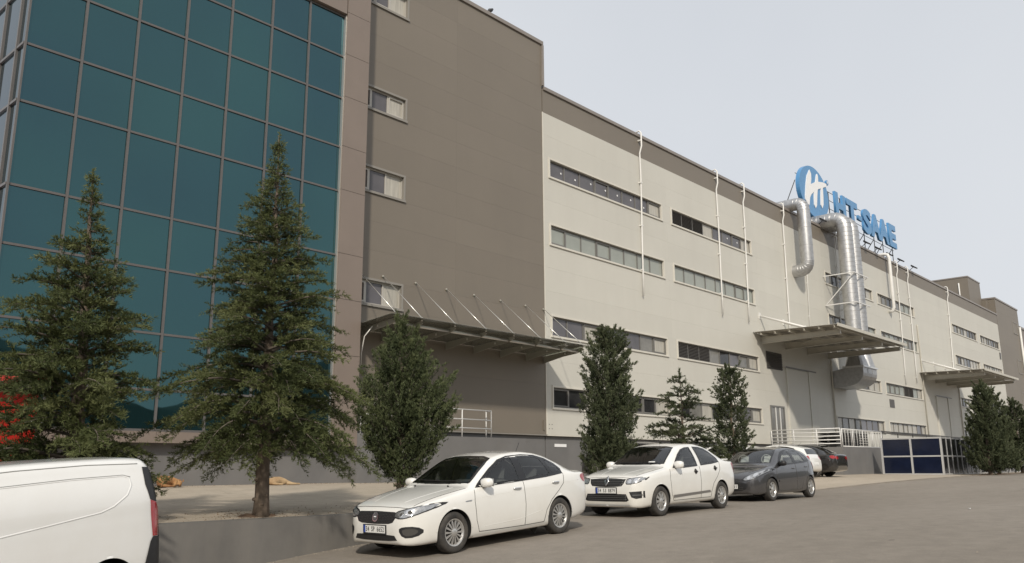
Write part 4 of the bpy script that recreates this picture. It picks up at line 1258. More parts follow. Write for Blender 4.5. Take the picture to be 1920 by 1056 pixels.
for cx, cy in ((8.17, 13.05), (5.2, 13.3), (11.45, 13.4)):
    for _ in range(420):
        a = rs.uniform(0, 6.28); r = abs(rs.normal(0, 0.6)); x, y = cx+r*math.cos(a)*1.5, max(YE+0.02, cy+r*math.sin(a))
        sp.append((x, y, terrace_z(x, y)))
for _ in range(700):
    x, y = rs.uniform(48, 62), rs.normal(12.5, 0.4)
    sp.append((x, y, terrace_z(x, max(y, YE))+0.02))
for _ in range(500):
    x = rs.uniform(7, 24); y = 21.25-abs(rs.normal(0, 0.12)) if x < 16.4 else 20.95-abs(rs.normal(0, 0.12))
    sp.append((x, y, terrace_z(x, y)))
litter('leaf_litter', sp, 0.014, mat('dry_litter', (0.13, 0.085, 0.05), 0.95, vary=0.5, scale=25), 7)
# ------------------------------------------------------------------ vehicles
def paint(name, col, dust=0.0, metal=0.0, dcol=(0.50, 0.45, 0.36), vary=0.0):
    m = mat(name, col, 0.24, metal=metal, coat=1.0, spec=0.5)
    if dust: dusty(m, dust*0.4, dcol, 2.2, (0.15, 0.75, dust))
    return m
CARGLASS = glass_mat('car_glass', (0.74, 0.78, 0.75))
CARGLASSD = glass_mat('car_glass_dark', (0.55, 0.57, 0.57))
RUBBER = dusty(mat('tyre_rubber', (0.028, 0.027, 0.026), 0.85, bump=0.2, bscale=60), 0.5, (0.16, 0.14, 0.115), 5.0)
ALLOY = mat('silver_wheel', (0.55, 0.54, 0.52), 0.35, metal=0.7, vary=0.1, scale=8)
HUBD = mat('dark_hub', (0.03, 0.029, 0.028), 0.7)
PLASTIC = mat('black_trim', (0.018, 0.018, 0.019), 0.5, vary=0.2, scale=10)
FRIT = mat('window_surround', (0.012, 0.012, 0.013), 0.18)
GAP = mat('panel_gap', (0.06, 0.057, 0.052), 0.9)
CHROME = mat('chrome', (0.72, 0.72, 0.72), 0.28, metal=1.0)
LAMP = mat('headlamp_chrome', (0.42, 0.42, 0.42), 0.22, metal=0.75, coat=1.0, vary=0.35, scale=14)
LAMPB = mat('headlamp_bowl', (0.72, 0.72, 0.72), 0.12, metal=0.8, coat=1.0)
TAIL = mat('tail_lamp_red', (0.33, 0.012, 0.014), 0.15, coat=0.8, vary=0.2, scale=12)
LINER = mat('grey_headliner', (0.30, 0.30, 0.29), 0.9)
SEAT = mat('seat_fabric', (0.15, 0.15, 0.155), 0.9)
WELL = mat('wheel_well', (0.012, 0.012, 0.012), 0.95)
PLATEW = mat('plate_white', (0.72, 0.72, 0.70), 0.4)
PLATEB = mat('plate_blue', (0.03, 0.07, 0.32), 0.4)
INK = mat('plate_ink', (0.02, 0.02, 0.022), 0.5)
SILLW = mat('sun_sticker', (0.75, 0.75, 0.73), 0.5)

def in_poly(x, z, poly):
    c = False; n = len(poly); j = n-1
    for i in range(n):
        xi, zi = poly[i]; xj, zj = poly[j]
        if (zi > z) != (zj > z) and x < (xj-xi)*(z-zi)/(zj-zi+1e-12)+xi: c = not c
        j = i
    return c
def shrink(poly, d):
    cx = sum(p[0] for p in poly)/len(poly); cz = sum(p[1] for p in poly)/len(poly)
    out = []
    for x, z in poly:
        v = Vector((x-cx, z-cz)); l = v.length
        v *= max(0, (l-d)/l); out.append((cx+v.x, cz+v.y))
    return out
def round_poly(poly, it=2):
    for _ in range(it):
        q = []
        n = len(poly)
        for i in range(n):
            a, b = poly[i], poly[(i+1) % n]
            q.append((a[0]*.75+b[0]*.25, a[1]*.75+b[1]*.25)); q.append((a[0]*.25+b[0]*.75, a[1]*.25+b[1]*.75))
        poly = q
    return poly

class Car:
    def __init__(s, name, S, paintm, label, cat, group=None, detail=True):
        s.S = S; s.root = empty(name, (0, 0, 0), label, cat, group)
        s.paint = paintm
        f = {k: pchip(*zip(*S[k])) for k in ('top', 'bot', 'belt', 'hw', 'tw')}
        L = S['L']
        u = np.linspace(0, 1, S.get('ns', 190))
        xs = L*(u+0.055*np.sin(2*np.pi*u)*-1.0)          # denser near both ends
        xs[0] = 0; xs[-1] = L
        rows = []
        sh_t = np.array([0, .06, .16, .32, .5, .66, .80, .90, 1.0])
        sh_y = np.array(S.get('side', [.925, .965, .985, .997, 1.0, .995, .985, .975, .950]))
        sidef = pchip(sh_t, sh_y)
        for x in xs:
            zb, zt, zs, w, wt = (float(f[k](x)) for k in ('bot', 'top', 'belt', 'hw', 'tw'))
            zs = max(zs, zb+0.04); zt = max(zt, zs+0.012)
            pts = [(0, zb), (w*0.45, zb), (w*0.86, zb)]
            for t in np.linspace(0, 1, 20):
                pts.append((w*float(sidef(t)), zb+(zs-zb)*t))
            A = np.array([w*float(sidef(1.0)), zs]); cr = S.get('crown', 0.035)*min(1, (zt-zs)/0.12+0.25)
            wt = min(wt, A[0]-0.02)
            B = np.array([wt, zt-cr]); B[1] = max(B[1], zs+0.004)
            g = B-A; gl = np.linalg.norm(g); r = min(S.get('round', 0.10), gl*0.45, wt*0.4)
            e = A+g*(1-r/gl)
            for t in np.linspace(0.08, 1, 12):
                p = A+(e-A)*t; bul = S.get('bulge', 0.018)*math.sin(math.pi*t)*min(1, gl/0.4)
                pts.append((p[0]+bul, p[1]))
            c2 = np.array([wt-r, zt-cr*((wt-r)/wt)**2])
            for t in np.linspace(0.2, 1, 5):
                p = (1-t)**2*e+2*t*(1-t)*B+t*t*c2; pts.append((p[0], p[1]))
            for t in np.linspace(0.12, 1, 9):
                y = (wt-r)*(1-t); pts.append((y, zt-cr*(y/wt)**2))
            rows.append(pts)
        nh = len(rows[0]); full = []
        for x, pts in zip(xs, rows):
            ring = [(x, -y, z) for y, z in pts]+[(x, y, z) for y, z in reversed(pts[1:-1])]
            full += ring
        m = nh*2-2
        fs = []
        for i in range(len(xs)-1):
            for k in range(m):
                fs.append((i*m+k, i*m+(k+1) % m, (i+1)*m+(k+1) % m, (i+1)*m+k))
        fs.append(tuple(range(m-1, -1, -1))); fs.append(tuple(range((len(xs)-1)*m, len(xs)*m)))
        bm = bmesh.new()
        V = [bm.verts.new(p) for p in full]
        for q in fs: bm.faces.new([V[k] for k in q])
        bmesh.ops.triangulate(bm, faces=[q for q in bm.faces if len(q.verts) > 4])
        bmesh.ops.recalc_face_normals(bm, faces=bm.faces)
        s.bvh = BVHTree.FromBMesh(bm)
        # wheel arches
        xf, xr = S['axles']; zw = S['rt']; Ra = S['ra']
        dele = []
        for q in bm.faces:
            c = q.calc_center_median()
            if abs(c.y) < 0.42: continue
            for xw in (xf, xr):
                if all((v.co.x-xw)**2+(v.co.z-zw)**2 < Ra*Ra for v in q.verts): dele.append(q); break
        bmesh.ops.delete(bm, geom=dele, context='FACES')
        for v in bm.verts:
            if abs(v.co.y) < 0.40: continue
            for xw in (xf, xr):
                dx, dz = v.co.x-xw, v.co.z-zw; r = math.hypot(dx, dz)
                if r < Ra and r > 1e-4: v.co.x = xw+dx/r*Ra; v.co.z = zw+dz/r*Ra
        # window openings
        dele = []
        sidep = S['panes']
        wsp = shrink(S['windscreen'], 0.008) if S.get('windscreen') else None
        rwp = shrink(S['rearwin'], 0.008) if S.get('rearwin') else None
        for q in bm.faces:
            c = q.calc_center_median(); n = q.normal
            if c.z < S['zglass']: continue
            if abs(n.y) > 0.6 and any(in_poly(c.x, c.z, p) for p in sidep): dele.append(q)
            elif wsp and n.x < -0.25 and c.x < L*0.55 and in_poly(c.y, c.z, wsp): dele.append(q)
            elif rwp and n.x > 0.2 and c.x > L*0.55 and in_poly(c.y, c.z, rwp): dele.append(q)
        bmesh.ops.delete(bm, geom=dele, context='FACES')
        me = bpy.data.meshes.new('body'); bm.to_mesh(me)
        bm.normal_update()
        off = {v: v.normal.copy() for v in bm.verts}
        bmesh.ops.delete(bm, geom=[q for q in bm.faces if q.calc_center_median().z < S['zglass']-0.06], context='FACES')
        for v in bm.verts: v.co -= off[v]*0.014
        bmesh.ops.reverse_faces(bm, faces=bm.faces[:])
        mh = bpy.data.meshes.new('headliner'); bm.to_mesh(mh); bm.free()
        s.body = link('body', me, paintm, s.root, True)
        link('headliner', mh, LINER, s.root, True)
        s.wheels()
        xf, xr = S['axles']; ra_ = S['ra']
        for xw in (xf, xr):
            s.both('arch_lip', [(xw+(ra_+.026)*math.cos(a), S['rt']+(ra_+.026)*math.sin(a)) for a in [R(6)+R(168)*i/24 for i in range(25)]]+[(xw+(ra_+.002)*math.cos(a), S['rt']+(ra_+.002)*math.sin(a)) for a in [R(174)-R(168)*i/24 for i in range(25)]], paintm, off=0.007)
        s.glasswork()
        s.interior()
    # -- cast a 2D point onto the body
    def cast(s, p, mode, off=0.004):
        if mode in ('L', 'R'):
            sg = -1 if mode == 'L' else 1
            o = Vector((p[0], sg*3, p[1])); d = Vector((0, -sg, 0))
        elif mode == 'F': o = Vector((-3, p[0], p[1])); d = Vector((1, 0, 0))
        elif mode == 'B': o = Vector((s.S['L']+3, p[0], p[1])); d = Vector((-1, 0, 0))
        else: o = Vector((p[0], p[1], 4)); d = Vector((0, 0, -1))
        h = s.bvh.ray_cast(o, d)
        if h[0] is None:
            q = o+d*(3-0.8); n = s.bvh.find_nearest(q)
            return n[0]+n[1]*off
        n = h[1] if h[1].dot(d) < 0 else -h[1]
        if n.dot(d) > -0.25: n = (n-d*0.5).normalized()
        return h[0]+n*off
    def drape(s, name, poly, mode, m, parent=None, off=0.004, cell=0.05, thick=0.0):
        bm = bmesh.new()
        vs = [bm.verts.new((p[0], p[1], 0)) for p in poly]
        bm.faces.new(vs)
        xs_ = [p[0] for p in poly]; ys_ = [p[1] for p in poly]
        for ax, lo, hi in ((0, min(xs_), max(xs_)), (1, min(ys_), max(ys_))):
            k = int((hi-lo)/cell)
            for i in range(1, k+1):
                t = lo+(hi-lo)*i/(k+1); co = [0, 0, 0]; co[ax] = t; no = [0, 0, 0]; no[ax] = 1
                bmesh.ops.bisect_plane(bm, geom=bm.verts[:]+bm.edges[:]+bm.faces[:], plane_co=co, plane_no=no)
        for v in bm.verts:
            v.co = s.cast((v.co.x, v.co.y), mode, off)
        bmesh.ops.triangulate(bm, faces=bm.faces[:])
        bmesh.ops.recalc_face_normals(bm, faces=bm.faces)
        dirn = {'L': Vector((0, -1, 0)), 'R': Vector((0, 1, 0)), 'F': Vector((-1, 0, 0)), 'B': Vector((1, 0, 0)), 'T': Vector((0, 0, 1))}[mode]
        av = sum((q.normal*q.calc_area() for q in bm.faces), Vector())
        if av.dot(dirn) < 0: bmesh.ops.reverse_faces(bm, faces=bm.faces[:])
        me = bpy.data.meshes.new(name); bm.to_mesh(me); bm.free()
        o = link(name, me, m, parent or s.root, True)
        if thick:
            md = o.modifiers.new('solid', 'SOLIDIFY'); md.thickness = thick; md.offset = 1
        return o
    def both(s, name, poly, m, parent=None, **k):
        return [s.drape(name, poly, sd, m, parent, **k) for sd in ('L', 'R')]
    def bothF(s, name, poly, m, mode='F', parent=None, **k):
        return [s.drape(name, [(sg*p[0], p[1]) for p in poly], mode, m, parent, **k) for sg in (-1, 1)]
    def line(s, name, pts, mode, m=GAP, r=0.005, step=0.04, off=0.001, parent=None):
        P = []
        for a, b in zip(pts[:-1], pts[1:]):
            l = math.hypot(b[0]-a[0], b[1]-a[1]); k = max(1, int(l/step))
            for i in range(k): P.append((a[0]+(b[0]-a[0])*i/k, a[1]+(b[1]-a[1])*i/k))
        P.append(pts[-1])
        Q = [s.cast(p, mode, off) for p in P]
        return MB().tube(Q, r, 5).build(name, m, parent or s.root, True)
    def wheels(s):
        S = s.S; rt, ra = S['rt'], S['ra']; xf, xr = S['axles']; ty = S['track']; tw = 0.10
        rr = S.get('rim', 0.205)
        prof = [(rr-0.005, -0.06), (rr, -0.085), (rr+0.03, -0.098), (rt-0.045, -0.101), (rt-0.018, -0.092), (rt-0.003, -0.07), (rt, -0.04), (rt, 0.04), (rt-0.003, 0.07), (rt-0.018, 0.092), (rt-0.045, 0.10), (rr+0.02, 0.095), (rr, 0.06)]
        me_t = MB().lathe(prof, 48).mesh('tyre')
        rm = MB()
        rm.lathe([(rr-0.028, -0.058), (rr-0.012, -0.086), (rr+0.004, -0.09), (rr+0.008, -0.08)], 40)
        n = S.get('spokes', 12); tp = S.get('twist', 0.0)
        for i in range(n):
            a = 2*math.pi*i/n
            ca, sa = math.cos(a), math.sin(a)
            def P(r, t, y): return (r*ca-t*sa, y, r*sa+t*ca)
            w0, w1 = S.get('spw', (0.016, 0.028))
            vs = [P(0.045, -w0, -0.083), P(0.045, w0, -0.083), P(rr-0.02, w1+tp, -0.074), P(rr-0.02, -w1+tp, -0.074),
                  P(0.045, -w0, -0.06), P(0.045, w0, -0.06), P(rr-0.02, w1+tp, -0.052), P(rr-0.02, -w1+tp, -0.052)]
            rm.add(vs, [(0,1,2,3),(7,6,5,4),(0,4,5,1),(1,5,6,2),(2,6,7,3),(3,7,4,0)])
        rm.lathe([(0.001, -0.097), (0.03, -0.095), (0.058, -0.086), (0.062, -0.06)], 20)
        me_r = rm.mesh('rim')
        me_h = MB().lathe([(0.001, -0.045), (rr-0.01, -0.045), (rr-0.006, 0.05), (0.001, 0.05)], 32).mesh('hub')
        me_h.materials.append(HUBD); me_t.materials.append(RUBBER); me_r.materials.append(S.get('rimmat', ALLOY))
        for me_ in (me_t, me_h):
            me_.polygons.foreach_set('use_smooth', [True]*len(me_.polygons))
        for xw in (xf, xr):
            for sg in (-1, 1):
                h = bpy.data.objects.new('wheel', me_h); COL.objects.link(h); h.parent = s.root
                h.location = (xw, sg*ty, rt)
                if sg > 0: h.rotation_euler = (0, 0, math.pi)
                a0 = random.Random(int(xw*1000)+sg).uniform(0, 6.28)
                for nm, me_ in (('tyre', me_t), ('rim', me_r)):
                    o = bpy.data.objects.new(nm, me_); COL.objects.link(o); o.parent = h
                    if nm == 'rim': o.rotation_euler = (0, a0, 0)
            # liner of the arch and inner wall
            k = 25
            for sg in (-1, 1):
                m = MB(); vs = []; fs = []
                b = 0
                for i in range(k):
                    a = R(-28)+R(236)*i/(k-1)
                    x, z = xw+(ra+0.004)*math.cos(a), rt+(ra+0.004)*math.sin(a)
                    yo = s.outer_y(x, z)-0.012
                    vs += [(x, sg*yo, z), (x, sg*0.42, z)]
                for i in range(k-1): fs.append((b+2*i, b+2*i+1, b+2*i+3, b+2*i+2))
                c0 = len(vs); vs.append((xw, sg*0.42, rt))
                for i in range(k-1): fs.append((c0, b+2*i+1, b+2*i+3))
                m.add(vs, fs).build('wheel_well', WELL, s.root)
    def outer_y(s, x, z):
        h = s.bvh.ray_cast(Vector((x, -3, z)), Vector((0, 1, 0)))
        return abs(h[0].y) if h[0] is not None else s.S['track']
    def glasswork(s):
        S = s.S
        for sd in ('L', 'R'):
            frs = []
            for dl in [S['dlo']]+S.get('dlo_more', []):
                ins = [p for p in S['panes'] if in_poly(sum(q[0] for q in p)/len(p), sum(q[1] for q in p)/len(p), dl)]
                frs.append((dl, s.rim_frame(dl, ins, sd)))
            for p in S['panes']:
                cx, cz = sum(q[0] for q in p)/len(p), sum(q[1] for q in p)/len(p)
                fr = next((o for dl, o in frs if in_poly(cx, cz, dl)), s.root)
                s.drape('side_window', p, sd, CARGLASSD if S.get('tint') else CARGLASS, fr, off=0.005)
        if S.get('windscreen'):
            s.band('windscreen_surround', S['windscreen'], 0.035, 'F')
            s.drape('windscreen', S['windscreen'], 'F', CARGLASS, off=0.003)
        if S.get('rearwin'):
            s.band('rear_window_surround', S['rearwin'], 0.035, 'B')
            s.drape('rear_window', S['rearwin'], 'B', CARGLASSD, off=0.003)
    def band(s, name, poly, w, mode, m=None):
        """strip just inside a polygon's edge"""
        inn = shrink(poly, w); n = len(poly)
        mb = MB()
        for i in range(n):
            a, b, c, d = poly[i], poly[(i+1) % n], inn[(i+1) % n], inn[i]
            l = math.hypot(a[0]-b[0], a[1]-b[1]); k = max(1, int(l/0.05))
            for j in range(k):
                t0, t1 = j/k, (j+1)/k
                q = [(a[0]+(b[0]-a[0])*t0, a[1]+(b[1]-a[1])*t0), (a[0]+(b[0]-a[0])*t1, a[1]+(b[1]-a[1])*t1),
                     (d[0]+(c[0]-d[0])*t1, d[1]+(c[1]-d[1])*t1), (d[0]+(c[0]-d[0])*t0, d[1]+(c[1]-d[1])*t0)]
                mb.add([s.cast(p, mode, 0.0055) for p in q], [(0, 1, 2, 3)])
        return mb.build(name, m or FRIT, s.root)
    def rim_frame(s, dlo, panes, sd):
        """black surround of the side windows: outline minus the panes"""
        from mathutils.geometry import tessellate_polygon
        def dense(p):
            q = []
            for a, b in zip(p, p[1:]+p[:1]):
                k = max(1, int(math.hypot(a[0]-b[0], a[1]-b[1])/0.05))
                q += [(a[0]+(b[0]-a[0])*i/k, a[1]+(b[1]-a[1])*i/k) for i in range(k)]
            return q
        loops = [dense(dlo)]+[dense(shrink(p, 0.030)) for p in panes]
        flat = [p for l in loops for p in l]
        tris = tessellate_polygon([[Vector((p[0], p[1], 0)) for p in l] for l in loops])
        mb = MB(); mb.add([s.cast(p, sd, 0.008) for p in flat], [tuple(t) for t in tris])
        return mb.build('window_surround', FRIT, s.root, True)
    def interior(s):
        S = s.S
        if S.get('noint'): return
        xs_ = S['seats']; zf = S.get('seat_z', 0.38)
        def seat(x, y, w, name='seat'):
            m = MB()
            m.prism([(x-0.25, zf), (x+0.30, zf), (x+0.34, zf+0.12), (x-0.22, zf+0.18)], 'y', y-w/2, y+w/2)
            m.prism([(x+0.22, zf+0.12), (x+0.36, zf+0.12), (x+0.53, zf+0.62), (x+0.42, zf+0.64)], 'y', y-w/2+0.02, y+w/2-0.02)
            if w < 0.7: m.prism([(x+0.43, zf+0.66), (x+0.52, zf+0.65), (x+0.56, zf+0.84), (x+0.48, zf+0.86)], 'y', y-0.13, y+0.13)
            else:
                for yy in (-0.35, 0.35): m.prism([(x+0.43, zf+0.64), (x+0.52, zf+0.63), (x+0.55, zf+0.76), (x+0.48, zf+0.78)], 'y', y+yy-0.12, y+yy+0.12)
            m.build(name, SEAT, s.root)
        seat(xs_[0], -0.36, 0.5); seat(xs_[0], 0.36, 0.5); seat(xs_[1], 0, 1.2, 'rear_seat')
        d = S['dash']
        m = MB(); m.prism([(d-0.25, 0.55), (d+0.42, 0.55), (d+0.46, d and S['dashz']-0.06), (d+0.30, S['dashz']), (d-0.25, S['dashz']-0.02)], 'y', -0.66, 0.66)
        m.build('dashboard', SEAT, s.root)
        MB().box(d-0.2, xs_[1]+0.7, -0.7, 0.7, 0.22, 0.30).build('floor_pan', SEAT, s.root)
        MB().tube([(d+0.62+0.05*math.sin(a), -0.36+0.18*math.cos(a), S['dashz']-0.03+0.17*math.sin(a)) for a in [2*math.pi*i/20 for i in range(21)]], 0.014, 6, False).build('steering_wheel', PLASTIC, s.root, True)
        MB().box(S['mirr_in'][0]-0.02, S['mirr_in'][0]+0.02, -0.11, 0.11, S['mirr_in'][1]-0.035, S['mirr_in'][1]+0.035).build('rear_view_mirror', PLASTIC, s.root)
    def mirror(s, x, z, out, m=None, size=(0.10, 0.115, 0.078)):
        for sg in (-1, 1):
            y0 = s.outer_y(x, z-0.02)
            mb = MB(); vs = []; fs = []
            nu, nv = 14, 10
            for j in range(nv+1):
                th = math.pi*j/nv
                for i in range(nu):
                    ph = 2*math.pi*i/nu
                    sx = math.sin(th)*math.cos(ph); sy = math.cos(th); sz = math.sin(th)*math.sin(ph)
                    k = lambda q: math.copysign(abs(q)**0.75, q)
                    fx = k(sx)*size[0]*(1.0 if sx < 0 else 0.45)
                    vs.append((x+fx, sg*(y0+out+k(sy)*size[1]), z+0.02+k(sz)*size[2]))
            for j in range(nv):
                for i in range(nu): fs.append((j*nu+i, j*nu+(i+1) % nu, (j+1)*nu+(i+1) % nu, (j+1)*nu+i))
            mb.add(vs, fs)
            o = mb.build('mirror', m or s.paint, s.root, True)
            MB().box(x+size[0]*0.42, x+size[0]*0.47, sg*(y0+out)-size[1]*0.85, sg*(y0+out)+size[1]*0.85, z-0.04, z+0.08).build('mirror_glass', CHROME, o)
            st = MB(); st.bar((x+0.01, sg*(y0-0.03), z-0.05), (x, sg*(y0+out*0.9), z-0.03), 0.05, 0.035); st.build('mirror_stalk', PLASTIC, o)
    def handle(s, x, z, m, w=0.2):
        for sd in ('L', 'R'):
            P = [s.cast((x+w*(i/6-0.5), z+0.0), sd, 0.006+0.022*math.sin(math.pi*i/6)**0.5 if 0 < i < 6 else 0.004) for i in range(7)]
            MB().tube(P, 0.013, 8).build('door_handle', m, s.root, True)
    def plate(s, text, y, z, mode='F', blue=True, w=0.52, h=0.112, right=None):
        p = s.cast((y, z), mode, 0.0)
        sg = -1 if mode == 'F' else 1
        if mode == 'F': x = min(s.cast((y+d, z+e), 'F', 0).x for d in (-w/2, 0, w/2) for e in (-h/2, h/2))-0.012
        else: x = max(s.cast((y+d, z+e), 'B', 0).x for d in (-w/2, 0, w/2) for e in (-h/2, h/2))+0.012
        t = MB().box(x-0.006, x+0.006, y-w/2, y+w/2, z-h/2, z+h/2).build('number_plate', PLATEW, s.root)
        fr = MB()
        for a, b, c, d in ((y-w/2-.012, y+w/2+.012, z+h/2, z+h/2+.012), (y-w/2-.012, y+w/2+.012, z-h/2-.02, z-h/2), (y-w/2-.012, y-w/2, z-h/2, z+h/2), (y+w/2, y+w/2+.012, z-h/2, z+h/2)):
            fr.box(x-0.008, x+0.012, a, b, c, d)
        fr.build('plate_holder', PLASTIC, t)
        # reading direction: seen from the front, the reader's left is the car's right hand side (+y)
        lft = y+w/2 if mode == 'F' else y-w/2
        dirn = -1 if mode == 'F' else 1
        if blue:
            a, b = sorted((lft, lft+dirn*0.045))
            MB().box(x-0.0075, x-0.0062, a, b, z-h/2, z+h/2).build('plate_band', PLATEB, t) if mode == 'F' else MB().box(x+0.0062, x+0.0075, a, b, z-h/2, z+h/2).build('plate_band', PLATEB, t)
        n = len(text); cw = (w-0.075)/n
        for i, ch in enumerate(text):
            if ch == ' ': continue
            me = letter_mesh(ch, cw*0.74 if ch != '1' else cw*0.4, h*0.68, 0.0012, 0.015)
            o = link('plate_character', me, INK, t)
            y0 = lft+dirn*(0.056+i*cw)
            if mode == 'F': o.rotation_euler = (0, 0, -math.pi/2); o.location = (x-0.0078, y0, z-h*0.34)
            else: o.rotation_euler = (0, 0, math.pi/2); o.location = (x+0.0078, y0, z-h*0.34)
        return t
    def place(s, X, Y, Z, pitch=0.0, heading=0.0):
        s.root.rotation_euler = (0, -pitch, heading)
        s.root.location = (X, Y, Z)

def circ(cx, cy, r, n=18, sy=1.0): return [(cx+r*math.cos(2*math.pi*i/n), cy+sy*r*math.sin(2*math.pi*i/n)) for i in range(n)]

# ---- saloon with hexagon grille (nearest parked car)
EG = dict(L=4.532, ns=200,
 top=[(0,.52),(.02,.62),(.05,.685),(.10,.735),(.2,.785),(.45,.855),(.8,.925),(1.15,.98),(1.30,1.005),(1.45,1.085),(1.75,1.265),(2.02,1.40),(2.2,1.455),(2.45,1.488),(2.8,1.497),(3.15,1.468),(3.45,1.405),(3.75,1.29),(4.0,1.165),(4.15,1.105),(4.3,1.085),(4.42,1.07),(4.46,1.03),(4.485,.95),(4.51,.78),(4.532,.60)],
 bot=[(0,.36),(.02,.25),(.06,.205),(.2,.19),(.6,.20),(1.5,.18),(3.2,.18),(3.9,.22),(4.3,.28),(4.48,.34),(4.532,.44)],
 belt=[(0,.48),(.02,.57),(.05,.635),(.10,.685),(.2,.735),(.45,.80),(.8,.86),(1.15,.905),(1.4,.93),(2.0,.955),(2.8,.985),(3.4,1.015),(3.8,1.03),(4.2,1.03),(4.42,1.01),(4.46,.97),(4.485,.89),(4.51,.72),(4.532,.56)],
 hw=[(0,.44),(.02,.54),(.06,.635),(.12,.71),(.22,.775),(.4,.835),(.7,.873),(1.2,.892),(2.0,.896),(3.0,.896),(3.6,.885),(4.0,.86),(4.25,.825),(4.4,.785),(4.48,.73),(4.515,.66),(4.532,.58)],
 tw=[(0,.46),(.1,.60),(.3,.68),(.8,.74),(1.3,.76),(1.5,.72),(2.05,.625),(2.6,.595),(3.2,.585),(3.6,.60),(4.1,.66),(4.4,.66),(4.5,.60),(4.532,.50)],
 axles=(.88, 3.518), rt=.315, ra=.355, track=.775, zglass=.94, rim=.205, spokes=14, spw=(.008, .017),
 dlo=[(1.40,.955),(1.62,1.085),(1.88,1.235),(2.15,1.365),(2.40,1.415),(2.80,1.425),(3.15,1.395),(3.42,1.325),(3.62,1.225),(3.70,1.13),(3.68,1.045),(3.2,1.01),(2.5,.985)],
 panes=[[(1.52,.985),(1.68,1.085),(1.92,1.225),(2.17,1.342),(2.38,1.388),(2.50,1.395),(2.50,1.005),(2.0,.985)],
        [(2.64,1.01),(2.64,1.40),(2.85,1.40),(3.12,1.375),(3.26,1.34),(3.34,1.05),(3.1,1.035)],
        [(3.395,1.06),(3.325,1.325),(3.42,1.295),(3.59,1.205),(3.655,1.12),(3.645,1.075)]],
 windscreen=[(-.70,1.03),(-.40,1.018),(0,1.014),(.40,1.018),(.70,1.03),(.665,1.12),(.60,1.30),(.545,1.395),(.35,1.43),(0,1.44),(-.35,1.43),(-.545,1.395),(-.60,1.30),(-.665,1.12)],
 rearwin=[(-.60,1.15),(.60,1.15),(.53,1.32),(.45,1.38),(-.45,1.38),(-.53,1.32)],
 seats=(1.95, 2.85), dash=1.35, dashz=.96, mirr_in=(2.02, 1.30))
WPAINT = paint('white_car_paint', (0.78, 0.775, 0.745), 0.30)
